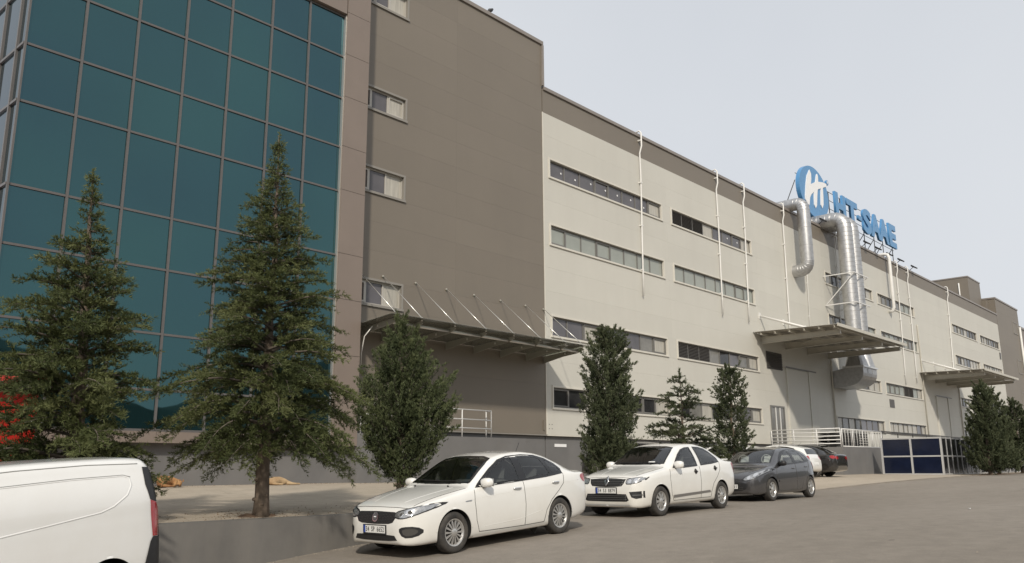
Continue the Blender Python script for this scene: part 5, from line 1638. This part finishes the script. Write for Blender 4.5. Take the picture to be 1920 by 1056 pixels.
def make_egea(name, pm, label, cat, plate=None, emblem=True):
    c = Car(name, EG, pm, label, cat, 'parked cars')
    for nm, pts in (('door_gap', [(1.36,.93),(1.34,.75),(1.36,.45),(1.42,.27),(2.5,.255),(3.05,.26)]), ('door_gap', [(2.565,.99),(2.57,.60),(2.54,.26)]),
                    ('door_gap', [(3.70,1.05),(3.66,.88),(3.50,.76),(3.28,.62),(3.12,.45),(3.05,.26)])):
        for sd in ('L', 'R'): c.line(nm, pts, sd)
    c.line('hood_gap', [(-.64,.735),(-.40,.748),(0,.752),(.40,.748),(.64,.735)], 'F')
    for sg in (-1, 1):
        c.line('hood_gap', [(.22, sg*.66), (.5, sg*.70), (.9, sg*.74), (1.25, sg*.76)], 'T')
        c.line('hood_crease', [(.30, sg*.36), (.7, sg*.45), (1.2, sg*.52)], 'T', pm, r=0.012, off=-0.009)
        MB().tube([c.cast((1.22, sg*.40), 'T', 0.0), c.cast((1.20, sg*.40), 'T', 0.02)], 0.014, 6).build('washer_jet', PLASTIC, c.root)
    grille = [(-.47,.672),(-.40,.686),(0,.694),(.40,.686),(.47,.672),(.47,.61),(.41,.535),(.32,.515),(0,.508),(-.32,.515),(-.41,.535),(-.47,.61)]
    g = c.drape('grille', grille, 'F', PLASTIC, off=0.004)
    for j in range(7):
        z = .53+j*.023
        w = .43 if z > .59 else .37
        seg = 12
        for k in range(seg):
            a = -w+2*w*k/seg+(0.5*w/seg if j % 2 else -0.5*w/seg)
            c.line('mesh_bar', [(a, z), (a+2*w/seg*0.62, z)], 'F', GAP, r=0.003, off=0.006, step=0.05, parent=g)
    lo_ = [(-.45,.345),(-.30,.352),(0,.354),(.30,.352),(.45,.345),(.48,.30),(.50,.275),(.3,.262),(0,.258),(-.3,.262),(-.50,.275),(-.48,.30)]
    c.drape('lower_intake', lo_, 'F', PLASTIC, off=0.004)
    for o in c.bothF('fog_surround', round_poly([(.52,.435),(.60,.475),(.76,.475),(.815,.40),(.75,.315),(.60,.308)], 1), PLASTIC, off=0.005): 
        pass
    c.bothF('fog_recess', round_poly([(.58,.42),(.64,.445),(.74,.445),(.775,.40),(.73,.345),(.62,.34)], 1), GAP, off=0.009)
    for o, sg in zip(c.bothF('headlight', round_poly([(.40,.628),(.44,.695),(.58,.728),(.72,.762),(.835,.80),(.862,.785),(.835,.70),(.74,.628),(.62,.588),(.50,.588)], 1), PLASTIC, off=0.004), (-1, 1)):
        c.drape('headlight_lens', [(sg*p[0], p[1]) for p in round_poly([(.43,.635),(.46,.682),(.59,.713),(.72,.746),(.825,.782),(.845,.772),(.818,.702),(.73,.640),(.62,.602),(.515,.602)], 1)], 'F', LAMP, o, off=0.007)
        for cx, cz, r in ((.565,.652,.042), (.685,.682,.050)):
            c.drape('lamp_bowl', [(sg*p[0], p[1]) for p in circ(cx, cz, r)], 'F', LAMPB, o, off=0.010, cell=0.03)
            c.drape('lamp_bulb', [(sg*p[0], p[1]) for p in circ(cx, cz, r*.5)], 'F', GAP, o, off=0.012, cell=0.03)
    if emblem:
        e = c.drape('emblem', circ(0, .605, .070, 24), 'F', CHROME, off=0.014)
        c.drape('emblem_field', circ(0, .605, .050, 24), 'F', mat('emblem_dark', (0.10, 0.095, 0.10), 0.3), e, off=0.018)
        for dx in (-.026, -.009, .009, .026):
            c.line('emblem_stroke', [(dx, .578), (dx, .626)], 'F', CHROME, r=0.004, off=0.020, parent=e)
    if plate: c.plate(plate, 0.0, .43)
    c.both('tail_light', round_poly([(4.22,.965),(4.30,1.005),(4.42,1.0),(4.465,.94),(4.46,.86),(4.36,.85),(4.28,.89)], 1), TAIL, off=0.005)
    c.bothF('tail_light', round_poly([(.40,.95),(.70,.985),(.74,.90),(.66,.82),(.42,.84)], 1), TAIL, 'B', off=0.005)
    c.both('side_badge', [(1.13,.755),(1.13,.772),(1.27,.778),(1.27,.760)], CHROME, off=0.005)
    c.handle(2.38, .875, CHROME); c.handle(3.42, .905, CHROME)
    c.mirror(1.60, 1.005, 0.10)
    c.both('sill_trim', [(1.28,.20),(1.28,.235),(3.12,.24),(3.12,.205)], pm, off=0.012)
    MB().tube([(3.35, 0, 1.43), (3.47, 0, 1.62)], 0.005, 6).build('antenna', PLASTIC, c.root)
    w = MB(); w.tube([c.cast((-.5, 1.045), 'F', .02), c.cast((0, 1.05), 'F', .02), c.cast((.1, 1.07), 'F', .02)], 0.008, 5); w.tube([c.cast((-.05, 1.045), 'F', .02), c.cast((.55, 1.06), 'F', .02)], 0.008, 5)
    w.build('wiper', PLASTIC, c.root)
    for sd in ('L', 'R'):
        c.line('side_crease', [(1.5,.80),(2.5,.845),(3.5,.885),(4.15,.90)], sd, pm, r=0.010, off=-0.007)
        c.line('side_crease', [(1.55,.34),(2.4,.37),(3.0,.46)], sd, pm, r=0.012, off=-0.008)
    return c
c1 = make_egea('sedan_car', WPAINT, 'nearest white sedan with black hexagon grille, plate ending 6652', 'car', '34 SP 6652')

# ---- second white saloon, diamond emblem
SY = dict(L=4.35, ns=190,
 top=[(0,.54),(.02,.66),(.05,.745),(.10,.81),(.2,.865),(.45,.925),(.8,.98),(1.08,1.025),(1.18,1.05),(1.35,1.16),(1.6,1.31),(1.82,1.43),(2.0,1.485),(2.3,1.52),(2.7,1.525),(3.05,1.49),(3.3,1.43),(3.6,1.30),(3.85,1.175),(3.98,1.13),(4.15,1.115),(4.24,1.10),(4.28,1.05),(4.305,.95),(4.33,.78),(4.35,.62)],
 bot=[(0,.36),(.02,.26),(.06,.215),(.2,.20),(.6,.22),(1.5,.215),(3.0,.215),(3.7,.25),(4.1,.30),(4.3,.36),(4.35,.46)],
 belt=[(0,.50),(.02,.61),(.05,.695),(.10,.755),(.2,.81),(.45,.865),(.8,.915),(1.1,.95),(1.4,.97),(2.0,.985),(2.8,1.01),(3.4,1.04),(3.8,1.06),(4.1,1.06),(4.24,1.04),(4.28,.99),(4.305,.88),(4.33,.72),(4.35,.58)],
 hw=[(0,.54),(.02,.62),(.06,.69),(.12,.745),(.22,.79),(.4,.825),(.7,.85),(1.2,.864),(2.0,.866),(3.0,.866),(3.5,.858),(3.9,.835),(4.1,.81),(4.25,.765),(4.31,.70),(4.35,.60)],
 tw=[(0,.48),(.1,.60),(.3,.66),(.8,.71),(1.18,.735),(1.4,.70),(1.85,.62),(2.4,.59),(3.0,.58),(3.4,.60),(3.95,.66),(4.2,.66),(4.35,.5)],
 axles=(.81, 3.444), rt=.312, ra=.352, track=.755, zglass=.96, rim=.195, spokes=9, spw=(.018, .030), round=.11,
 dlo=[(1.36,.985),(1.58,1.13),(1.80,1.275),(2.0,1.378),(2.2,1.418),(2.43,1.428),(2.43,1.0),(1.8,.975)],
 dlo_more=[[(2.575,1.01),(2.575,1.435),(2.86,1.424),(3.08,1.388),(3.25,1.312),(3.43,1.155),(3.45,1.07),(3.1,1.035)]],
 panes=[[(1.45,1.01),(1.62,1.125),(1.84,1.265),(2.02,1.358),(2.2,1.398),(2.40,1.41),(2.40,1.02),(1.9,1.005)],
        [(2.60,1.03),(2.60,1.415),(2.85,1.405),(3.06,1.37),(3.22,1.30),(3.40,1.15),(3.42,1.085),(3.1,1.055)]],
 windscreen=[(-.67,1.075),(-.40,1.062),(0,1.058),(.40,1.062),(.67,1.075),(.64,1.16),(.585,1.34),(.54,1.425),(.35,1.455),(0,1.465),(-.35,1.455),(-.54,1.425),(-.585,1.34),(-.64,1.16)],
 rearwin=[(-.58,1.18),(.58,1.18),(.52,1.35),(.45,1.40),(-.45,1.40),(-.52,1.35)],
 seats=(1.85, 2.70), dash=1.25, dashz=1.0, seat_z=.42, mirr_in=(1.86, 1.33))
SPAINT = paint('second_white_paint', (0.77, 0.765, 0.735), 0.42)
c2 = Car('sedan_car', SY, SPAINT, 'white sedan with diamond emblem on a barred grille, plate ending 8879', 'car', 'parked cars')
for pts in ([(1.24,.96),(1.20,.75),(1.22,.45),(1.30,.30),(2.9,.30)], [(2.50,1.0),(2.49,.60),(2.46,.30)], [(3.46,1.08),(3.42,.90),(3.28,.76),(3.06,.60),(2.95,.42),(2.92,.30)]):
    for sd in ('L', 'R'): c2.line('door_gap', pts, sd)
c2.line('hood_gap', [(-.62,.80),(-.35,.818),(0,.822),(.35,.818),(.62,.80)], 'F')
for sg in (-1, 1):
    c2.line('hood_gap', [(.22, sg*.63), (.5, sg*.68), (.9, sg*.71), (1.12, sg*.73)], 'T')
    c2.line('hood_crease', [(.25, sg*.28), (.7, sg*.38), (1.1, sg*.45)], 'T', SPAINT, r=0.012, off=-0.009)
g = c2.drape('grille', [(-.46,.785),(-.2,.80),(0,.806),(.2,.80),(.46,.785),(.43,.70),(.38,.645),(.2,.632),(0,.628),(-.2,.632),(-.38,.645),(-.43,.70)], 'F', PLASTIC, off=0.004)
for z in (.665, .70, .735, .77): c2.line('grille_bar', [(-.41 if z > .68 else -.37, z), (.41 if z > .68 else .37, z)], 'F', mat('grille_bar_grey', (0.16, 0.16, 0.16), 0.3, metal=0.6), r=0.007, off=0.008, parent=g)
e = c2.drape('emblem', [(0,.635),(.062,.735),(0,.835),(-.062,.735)], 'F', CHROME, off=0.020, cell=0.03, thick=0.01)
c2.drape('emblem_centre', [(0,.685),(.026,.735),(0,.785),(-.026,.735)], 'F', PLASTIC, e, off=0.033, cell=0.03)
for o, sg in zip(c2.bothF('headlight', [(.47,.71),(.475,.79),(.62,.815),(.745,.83),(.805,.825),(.80,.77),(.74,.715),(.60,.68),(.50,.68)], PLASTIC, off=0.004), (-1, 1)):
    c2.drape('headlight_lens', [(sg*p[0], p[1]) for p in [(.485,.715),(.49,.78),(.62,.803),(.74,.818),(.79,.815),(.785,.775),(.735,.728),(.60,.694),(.51,.692)]], 'F', LAMP, o, off=0.007)
    for cx, cz, r in ((.57,.742,.038), (.69,.765,.040)):
        c2.drape('lamp_bowl', [(sg*p[0], p[1]) for p in circ(cx, cz, r)], 'F', LAMPB, o, off=0.010, cell=0.03)
c2.plate('34 SJ 8879', 0.0, .555)
li = c2.drape('lower_intake', [(-.50,.485),(0,.49),(.50,.485),(.56,.36),(.50,.335),(0,.33),(-.50,.335),(-.56,.36)], 'F', PLASTIC, off=0.004)
for z in (.37, .41, .45): c2.line('intake_bar', [(-.50, z), (.50, z)], 'F', MATS['grille_bar_grey'], r=0.006, off=0.008, parent=li)
c2.bothF('fog_surround', [(.57,.53),(.80,.545),(.80,.41),(.70,.39),(.62,.42)], PLASTIC, off=0.005)
c2.bothF('fog_bar', [(.63,.475),(.78,.48),(.78,.455),(.645,.45)], MATS['grille_bar_grey'], off=0.009)
c2.drape('chin_strip', [(-.58,.275),(0,.27),(.58,.275),(.56,.245),(0,.24),(-.56,.245)], 'F', mat('chin_grey', (0.45, 0.45, 0.44), 0.4), off=0.006)
c2.both('tail_light', round_poly([(4.06,1.03),(4.16,1.05),(4.27,.99),(4.285,.84),(4.22,.78),(4.14,.90)], 1), TAIL, off=0.005)
c2.bothF('tail_light', round_poly([(.50,.98),(.70,1.0),(.72,.85),(.66,.78),(.54,.82)], 1), TAIL, 'B', off=0.005)
c2.handle(2.30, .885, PLASTIC, 0.14); c2.handle(3.20, .935, PLASTIC, 0.14)
for x, z in ((2.30, .885), (3.20, .935)): c2.both('handle_recess', circ(x, z, .06, 16), GAP, off=0.003)
c2.mirror(1.50, 1.03, 0.10, size=(0.10, 0.11, 0.085))
c2.both('rub_strip', [(1.28,.36),(1.28,.415),(2.86,.455),(2.90,.41)], mat('dull_rub_strip', (0.16, 0.15, 0.14), 0.6), off=0.012)
MB().tube([(2.2, 0, 1.51), (2.12, 0, 1.66)], 0.006, 6).build('antenna', PLASTIC, c2.root)
MB().box(4.02, 4.27, -.62, .62, 1.105, 1.135).build('boot_spoiler', SPAINT, c2.root, bevel=0.01)
w = MB(); w.tube([c2.cast((-.5, 1.085), 'F', .02), c2.cast((.1, 1.10), 'F', .02)], 0.008, 5); w.tube([c2.cast((-.05, 1.085), 'F', .02), c2.cast((.52, 1.10), 'F', .02)], 0.008, 5); w.build('wiper', PLASTIC, c2.root)
MB().add([c2.cast((-.42+.16*a, 1.10+.025*b), 'F', .008) for a, b in ((0, 0), (1, 0), (1, 1), (0, 1))], [(0, 1, 2, 3)]).build('windscreen_sticker', SILLW, c2.root)

# ---- grey hatchback with swept headlights
HB = dict(L=4.03, ns=180,
 top=[(0,.50),(.02,.58),(.06,.64),(.12,.69),(.25,.755),(.5,.845),(.8,.92),(.98,.965),(1.08,1.005),(1.3,1.135),(1.55,1.27),(1.75,1.365),(1.95,1.42),(2.2,1.455),(2.5,1.468),(2.9,1.455),(3.3,1.41),(3.6,1.355),(3.68,1.31),(3.80,1.13),(3.88,1.0),(3.94,.90),(3.98,.78),(4.03,.58)],
 bot=[(0,.34),(.02,.25),(.06,.205),(.2,.19),(.6,.20),(1.5,.19),(2.8,.19),(3.4,.22),(3.8,.28),(3.97,.33),(4.03,.42)],
 belt=[(0,.46),(.02,.54),(.06,.59),(.12,.64),(.25,.70),(.5,.785),(.8,.855),(1.05,.895),(1.4,.925),(2.0,.955),(2.6,.985),(3.2,1.015),(3.55,1.03),(3.75,1.0),(3.85,.93),(3.94,.82),(3.98,.70),(4.03,.54)],
 hw=[(0,.48),(.02,.58),(.06,.66),(.12,.725),(.22,.78),(.4,.825),(.7,.855),(1.1,.87),(2.0,.875),(3.0,.873),(3.4,.86),(3.7,.82),(3.85,.77),(3.95,.71),(4.0,.64),(4.03,.55)],
 tw=[(0,.42),(.1,.56),(.3,.64),(.7,.70),(1.05,.73),(1.3,.69),(1.8,.60),(2.3,.575),(3.0,.56),(3.5,.56),(3.75,.60),(3.9,.62),(4.03,.45)],
 axles=(.85, 3.39), rt=.305, ra=.345, track=.765, zglass=.92, rim=.20, spokes=7, spw=(.022, .036),
 dlo=[(1.28,.93),(1.5,1.07),(1.75,1.225),(1.95,1.325),(2.2,1.375),(2.6,1.39),(2.95,1.37),(3.25,1.31),(3.42,1.20),(3.46,1.05),(3.2,1.015),(2.3,.97)],
 panes=[[(1.46,.975),(1.60,1.075),(1.80,1.20),(1.98,1.295),(2.2,1.345),(2.36,1.355),(2.36,.995),(1.9,.98)],
        [(2.48,1.0),(2.48,1.36),(2.65,1.36),(2.93,1.34),(3.02,1.32),(3.10,1.04),(2.8,1.02)],
        [(3.155,1.05),(3.085,1.305),(3.22,1.275),(3.36,1.19),(3.40,1.075)]],
 windscreen=[(-.68,1.03),(-.40,1.012),(0,1.006),(.40,1.012),(.68,1.03),(.645,1.11),(.58,1.28),(.53,1.37),(.35,1.40),(0,1.41),(-.35,1.40),(-.53,1.37),(-.58,1.28),(-.645,1.11)],
 rearwin=[(-.56,1.06),(.56,1.06),(.50,1.25),(.45,1.29),(-.45,1.29),(-.50,1.25)],
 seats=(1.70, 2.50), dash=1.05, dashz=.96, mirr_in=(1.80, 1.28))
GPAINT = paint('dark_grey_metallic', (0.062, 0.062, 0.068), 0.16, metal=0.45, dcol=(0.22, 0.195, 0.16))
def make_hatch(name, pm, label, cat, plate=None, trim=True):
    c = Car(name, HB, pm, label, cat, 'parked cars')
    for pts in ([(1.20,.90),(1.15,.72),(1.17,.45),(1.25,.27),(2.75,.27)], [(2.42,.99),(2.43,.60),(2.40,.27)], [(3.36,1.04),(3.32,.88),(3.18,.74),(2.96,.60),(2.82,.42),(2.78,.27)]):
        for sd in ('L', 'R'): c.line('door_gap', pts, sd)
    for sg in (-1, 1): c.line('hood_gap', [(.28, sg*.45), (.5, sg*.60), (.8, sg*.69), (1.02, sg*.72)], 'T')
    g = c.drape('lower_grille', round_poly([(-.50,.50),(0,.52),(.50,.50),(.56,.42),(.42,.29),(0,.27),(-.42,.29),(-.56,.42)], 1), 'F', PLASTIC, off=0.004)
    for z in (.33, .37): c.line('grille_bar', [(-.40, z), (.40, z)], 'F', GAP, r=0.006, off=0.008, parent=g)
    for o, sg in zip(c.bothF('headlight', round_poly([(.36,.575),(.46,.66),(.62,.765),(.77,.86),(.845,.865),(.845,.77),(.76,.65),(.62,.565),(.46,.54)], 1), PLASTIC, off=0.004), (-1, 1)):
        c.drape('headlight_lens', [(sg*p[0], p[1]) for p in round_poly([(.40,.585),(.48,.655),(.63,.75),(.77,.843),(.828,.848),(.826,.775),(.75,.662),(.62,.58),(.47,.556)], 1)], 'F', LAMP, o, off=0.007)
        for cx, cz, r in ((.55,.625,.045), (.68,.70,.05)):
            c.drape('lamp_bowl', [(sg*p[0], p[1]) for p in circ(cx, cz, r)], 'F', LAMPB, o, off=0.010, cell=0.03)
    if plate: c.plate(plate, 0.0, .40, blue=False)
    c.both('tail_light', round_poly([(3.62,1.0),(3.72,1.04),(3.83,.96),(3.90,.84),(3.84,.80),(3.72,.86)], 1), TAIL, off=0.005)
    c.bothF('tail_light', round_poly([(.48,.97),(.64,1.0),(.70,.90),(.68,.80),(.56,.82)], 1), TAIL, 'B', off=0.005)
    c.handle(2.22, .85, pm, 0.16); c.handle(3.12, .885, pm, 0.16)
    c.mirror(1.46, .985, 0.09, PLASTIC if trim else pm)
    if trim: c.both('rub_strip', [(1.25,.50),(1.25,.545),(2.90,.565),(2.86,.52)], pm, off=0.012)
    MB().tube([(3.2, 0, 1.42), (3.35, 0, 1.58)], 0.005, 6).build('antenna', PLASTIC, c.root)
    c.drape('rear_plate', [(-.26,.60),(.26,.60),(.26,.71),(-.26,.71)], 'B', PLATEW, off=0.012)
    return c
c3 = make_hatch('hatchback_car', GPAINT, 'dark grey hatchback parked behind the two white sedans', 'car', '      2510')
for sg in (-0.36, 0.36):    # pale sunshade rings hung inside the windows
    MB().tube([(1.62+0.05*math.cos(a)*0.3, sg+0.16*math.cos(a), 1.10+0.14*math.sin(a)) for a in [2*math.pi*i/16 for i in range(17)]], 0.012, 5, False).build('sunshade_ring', SILLW, c3.root, True)
    MB().add([(1.66, sg-0.13, 1.0), (1.66, sg+0.13, 1.0), (1.74, sg+0.12, 1.2), (1.74, sg-0.12, 1.2)], [(0, 1, 2, 3)]).build('sunshade', SILLW, c3.root)

# ---- panel van cut by the left edge
VN = dict(L=4.363, ns=170,
 top=[(0,.62),(.03,.75),(.08,.84),(.2,.93),(.5,1.02),(.85,1.09),(1.0,1.14),(1.2,1.30),(1.5,1.55),(1.7,1.69),(1.9,1.76),(2.3,1.80),(3.0,1.815),(3.8,1.805),(4.12,1.785),(4.20,1.74),(4.245,1.66),(4.275,1.50),(4.30,1.20),(4.32,.95),(4.345,.78),(4.363,.62)],
 bot=[(0,.36),(.03,.26),(.1,.22),(.6,.22),(1.5,.22),(3.0,.22),(3.9,.26),(4.28,.32),(4.34,.38),(4.363,.44)],
 belt=[(0,.58),(.03,.70),(.08,.79),(.2,.87),(.5,.95),(.85,1.01),(1.2,1.06),(2.0,1.10),(3.0,1.12),(4.1,1.12),(4.22,1.10),(4.275,1.06),(4.30,1.0),(4.32,.88),(4.345,.70),(4.363,.56)],
 hw=[(0,.52),(.03,.62),(.1,.72),(.25,.79),(.5,.835),(1.0,.868),(2.0,.876),(3.6,.876),(4.0,.872),(4.15,.862),(4.22,.842),(4.28,.80),(4.32,.76),(4.363,.66)],
 tw=[(0,.46),(.2,.62),(.9,.72),(1.2,.74),(1.7,.71),(2.2,.705),(3.5,.70),(4.1,.695),(4.22,.68),(4.30,.66),(4.363,.5)],
 axles=(.80, 3.61), rt=.315, ra=.37, track=.755, zglass=1.0, rim=.19, spokes=8, spw=(.02, .035), round=.13, bulge=0.035, crown=0.03, rimmat=mat('steel_wheel', (0.30, 0.30, 0.30), 0.5),
 side=[.93, .965, .985, .997, 1.0, .998, .994, .990, .982],
 dlo=[(1.15,1.12),(1.45,1.36),(1.70,1.56),(1.85,1.60),(2.10,1.61),(2.10,1.12)],
 panes=[[(1.28,1.15),(1.50,1.34),(1.73,1.53),(1.86,1.565),(2.05,1.57),(2.05,1.15)]],
 windscreen=[(-.70,1.19),(0,1.17),(.70,1.19),(.62,1.62),(0,1.68),(-.62,1.62)],
 rearwin=None, seats=(1.6, 2.0), dash=1.0, dashz=1.12, seat_z=.55, mirr_in=(1.6, 1.55))
VPAINT = paint('van_white_paint', (0.76, 0.76, 0.745), 0.30)
cv = Car('panel_van', VN, VPAINT, 'white windowless panel van cut by the left edge of the picture', 'van', 'parked cars')
for sd in ('L', 'R'):
    cv.line('side_swage', [(2.25,1.30),(2.28,1.50),(2.40,1.565),(3.2,1.585),(3.82,1.58),(3.90,1.555),(3.91,1.47),(3.84,1.36),(3.66,1.25),(3.50,1.20),(2.9,1.13),(2.25,1.06)], sd, VPAINT, r=0.016, off=-0.011)
    cv.line('side_groove', [(2.26,1.31),(2.29,1.505),(2.405,1.575),(3.2,1.595),(3.825,1.59),(3.912,1.562)], sd, mat('soft_groove', (0.30, 0.30, 0.29), 0.6), r=0.004, off=0.003)
    cv.line('door_gap', [(2.15,1.62),(2.16,1.1),(2.12,.6),(2.1,.28)], sd)
    cv.line('roof_gutter', [(1.9,1.695),(2.6,1.725),(3.4,1.73),(4.05,1.705)], sd, mat('soft_groove', (0.30, 0.30, 0.29), 0.6), r=0.006, off=0.002)
cv.both('lamp_filler', [(4.10,1.665),(4.20,1.655),(4.255,1.52),(4.288,1.27),(4.235,1.245),(4.135,1.285),(4.09,1.46)], PLASTIC, off=0.006)
cv.both('tail_light', [(4.138,1.28),(4.235,1.242),(4.292,1.265),(4.315,1.05),(4.325,.845),(4.165,.86),(4.145,1.05)], TAIL, off=0.007)
cv.bothF('tail_light', [(.62,1.26),(.75,1.26),(.775,1.05),(.775,.86),(.64,.86)], TAIL, 'B', off=0.007)
cv.both('rear_bumper', [(3.98,.36),(4.06,.55),(4.13,.80),(4.165,.855),(4.335,.84),(4.356,.60),(4.34,.38),(4.1,.30)], PLASTIC, off=0.010)
cv.drape('rear_bumper', [(-.76,.85),(.76,.85),(.72,.45),(-.72,.45)], 'B', PLASTIC, off=0.010)
cv.drape('rear_door_glass', [(-.60,1.15),(.60,1.15),(.56,1.60),(-.56,1.60)], 'B', FRIT, off=0.006)
cv.mirror(1.30, 1.16, 0.10, PLASTIC, (0.10, 0.11, 0.11))
cv.handle(2.0, .98, PLASTIC)

# ---- cars nose-in against the building
BPAINT = paint('black_car_paint', (0.018, 0.017, 0.017), 0.08, dcol=(0.18, 0.16, 0.13))
HPAINT = paint('far_white_paint', (0.75, 0.75, 0.73), 0.15)
DPAINT = paint('far_dark_paint', (0.03, 0.03, 0.033), 0.1, dcol=(0.18, 0.16, 0.13))
c4 = make_egea('sedan_car', BPAINT, 'black sedan parked nose-in beside the loading dock, red tail light showing', 'car', emblem=False)
c5 = make_hatch('hatchback_car', HPAINT, 'white hatchback parked nose-in next to the black sedan', 'car', trim=False)
c6 = make_hatch('hatchback_car', paint('white_roof_paint', (0.72, 0.72, 0.70), 0.1), 'white car hidden behind the grey hatchback, only its roof showing', 'car', trim=False)
c7 = make_hatch('hatchback_car', DPAINT, 'dark car hidden behind the second white sedan, only its roof showing', 'car', trim=False)

def park(c, X, Y, off=0.0):
    """front axle's near wheel at X; sits on the sloping road"""
    S = c.S; xf, xr = S['axles']
    z0, z1 = float(road_z(X)), float(road_z(X+xr-xf))
    p = math.atan2(z1-z0, xr-xf)
    c.place(X-xf*math.cos(p), Y+S['track']+0.1, z0-xf*math.sin(p)+off, p)
park(c1, 9.78, 9.95)
park(c2, 16.1, 10.15)
park(c3, 22.70, 10.75)
S = VN
zv = float(road_z(4.2))
cv.place(5.05-4.28*math.cos(R(10)), 10.25+0.86-4.28*math.sin(R(10)), zv-0.16, R(4.0), R(10))
for c, X, Y in ((c4, 40.4, 16.0), (c5, 37.6, 16.1), (c6, 33.6, 16.6), (c7, 27.1, 16.9)):
    z = terrace_z(X, Y+1)
    z2 = terrace_z(X, Y+3.6)
    L = c.S['L']
    p = math.atan2(z-z2, 2.6)
    c.place(X+0.9, Y+L*math.cos(p), z-0.02+(L)*math.sin(-p)*1.0+0.0, p, R(-90))
# ------------------------------------------------------------------ dogs asleep on the terrace
def dog(loc, rz, label, chain, rad, fur, white, extra=None):
    t = empty('dog', loc, label, 'dog'); t.rotation_euler = (0, 0, rz); t.scale = (0.84,)*3
    me = bpy.data.meshes.new('body'); vs = [p for p in chain[0]]; es = list(chain[1])
    me.from_pydata(vs, es, [])
    o = bpy.data.objects.new('body', me); COL.objects.link(o); o.parent = t
    sk = o.modifiers.new('skin', 'SKIN')
    for i, r in enumerate(rad):
        me.skin_vertices[0].data[i].radius = (r, r)
    me.skin_vertices[0].data[0].use_root = True
    sb = o.modifiers.new('sub', 'SUBSURF'); sb.levels = 2; sb.render_levels = 2
    dg = bpy.context.evaluated_depsgraph_get()
    me2 = bpy.data.meshes.new_from_object(o.evaluated_get(dg))
    o.modifiers.clear(); o.data = me2; me2.materials.clear(); me2.materials.append(fur)
    me2.polygons.foreach_set('use_smooth', [True]*len(me2.polygons))
    return t
FUR1 = mat('ginger_fur', (0.22, 0.085, 0.03), 0.9, col2=(0.44, 0.26, 0.115), scale=3.2, detail=3, bump=0.5, bscale=60)
FUR2 = mat('sand_fur', (0.30, 0.19, 0.10), 0.9, col2=(0.46, 0.34, 0.20), scale=3.0, detail=3, bump=0.5, bscale=60)
NOSE = mat('dog_nose', (0.02, 0.018, 0.017), 0.4)
# curled up: spine bends round, head laid on the paws
ch1 = ([(0.0, 0.05, 0.17), (0.16, 0.08, 0.19), (0.30, 0.02, 0.18), (0.36, -0.13, 0.13), (0.27, -0.24, 0.09), (0.17, -0.29, 0.06),
        (-0.15, 0.03, 0.18), (-0.27, -0.04, 0.15), (-0.33, -0.16, 0.09), (-0.27, -0.28, 0.05), (-0.12, -0.33, 0.04), (0.02, -0.33, 0.035),
        (-0.36, -0.26, 0.04), (-0.46, -0.30, 0.035),
        (0.22, -0.12, 0.06), (0.05, -0.28, 0.04), (-0.02, -0.30, 0.035)],
       [(0,1),(1,2),(2,3),(3,4),(4,5),(0,6),(6,7),(7,8),(8,9),(9,10),(10,11),(8,12),(12,13),(2,14),(14,15),(15,16)])
d1 = dog((10.5, 20.9, terrace_z(10.5, 20.9)), R(10), 'ginger dog curled up asleep against the grey wall', ch1,
    [0.155, 0.15, 0.12, 0.085, 0.075, 0.04, 0.15, 0.13, 0.09, 0.045, 0.032, 0.028, 0.04, 0.03, 0.05, 0.032, 0.03], FUR1, None)
for dx in (-0.02, 0.10):
    m = MB(); m.prism([(0, 0), (0.05, 0.01), (0.02, 0.075)], 'y', -0.012, 0.012); o = m.build('ear', FUR1, d1); o.location = (0.30+dx, -0.20, 0.15)
m = MB(); m.tube([(0.165, -0.31, 0.06), (0.15, -0.33, 0.058)], [0.024, 0.012], 8); m.build('nose', NOSE, d1, True)
ch2 = ([(0.0, 0.0, 0.14), (0.18, 0.0, 0.15), (0.34, -0.02, 0.12), (0.40, -0.10, 0.08), (0.52, -0.18, 0.05), (0.68, -0.22, 0.035), (0.80, -0.24, 0.03),
        (-0.18, 0.0, 0.14), (-0.32, 0.02, 0.11), (-0.43, -0.02, 0.09), (-0.54, -0.07, 0.06), (0.36, -0.16, 0.05), (0.50, -0.26, 0.035), (0.62, -0.30, 0.03),
        (-0.16, -0.14, 0.05), (-0.02, -0.26, 0.035), (0.10, -0.32, 0.03), (0.46, 0.08, 0.06), (0.60, 0.10, 0.035)],
       [(0,1),(1,2),(2,3),(3,4),(4,5),(5,6),(0,7),(7,8),(8,9),(9,10),(2,11),(11,12),(12,13),(7,14),(14,15),(15,16),(2,17),(17,18)])
d2 = dog((13.6, 20.9, terrace_z(13.6, 20.9)), R(0), 'sandy dog stretched out asleep partly behind the tall cedar trunk', ch2,
    [0.13, 0.125, 0.10, 0.065, 0.038, 0.03, 0.028, 0.135, 0.10, 0.075, 0.04, 0.05, 0.032, 0.028, 0.05, 0.034, 0.03, 0.03, 0.02], FUR2, None)
m = MB(); m.tube([(-0.56, -0.08, 0.065), (-0.585, -0.09, 0.06)], [0.022, 0.012], 8); m.build('nose', NOSE, d2, True)
m = MB(); m.prism([(0, 0), (0.06, 0.0), (0.03, 0.06)], 'y', -0.012, 0.012); o = m.build('ear', FUR2, d2); o.location = (-0.42, -0.06, 0.13)
# litter on the road
for x, y, lb in ((20.9, 5.4, 'tiny white paper scrap lying on the open road'),):
    me = bpy.data.meshes.new('paper_scrap'); me.from_pydata([(0, 0, 0), (.09, .01, .012), (.10, .06, .004), (.01, .055, .016)], [], [(0, 1, 2, 3)])
    o = link('paper_scrap', me, SIGNW); o.location = (x, y, float(road_z(x))+0.012)
    md = o.modifiers.new('solid', 'SOLIDIFY'); md.thickness = 0.003
    tag(o, lb, 'litter')
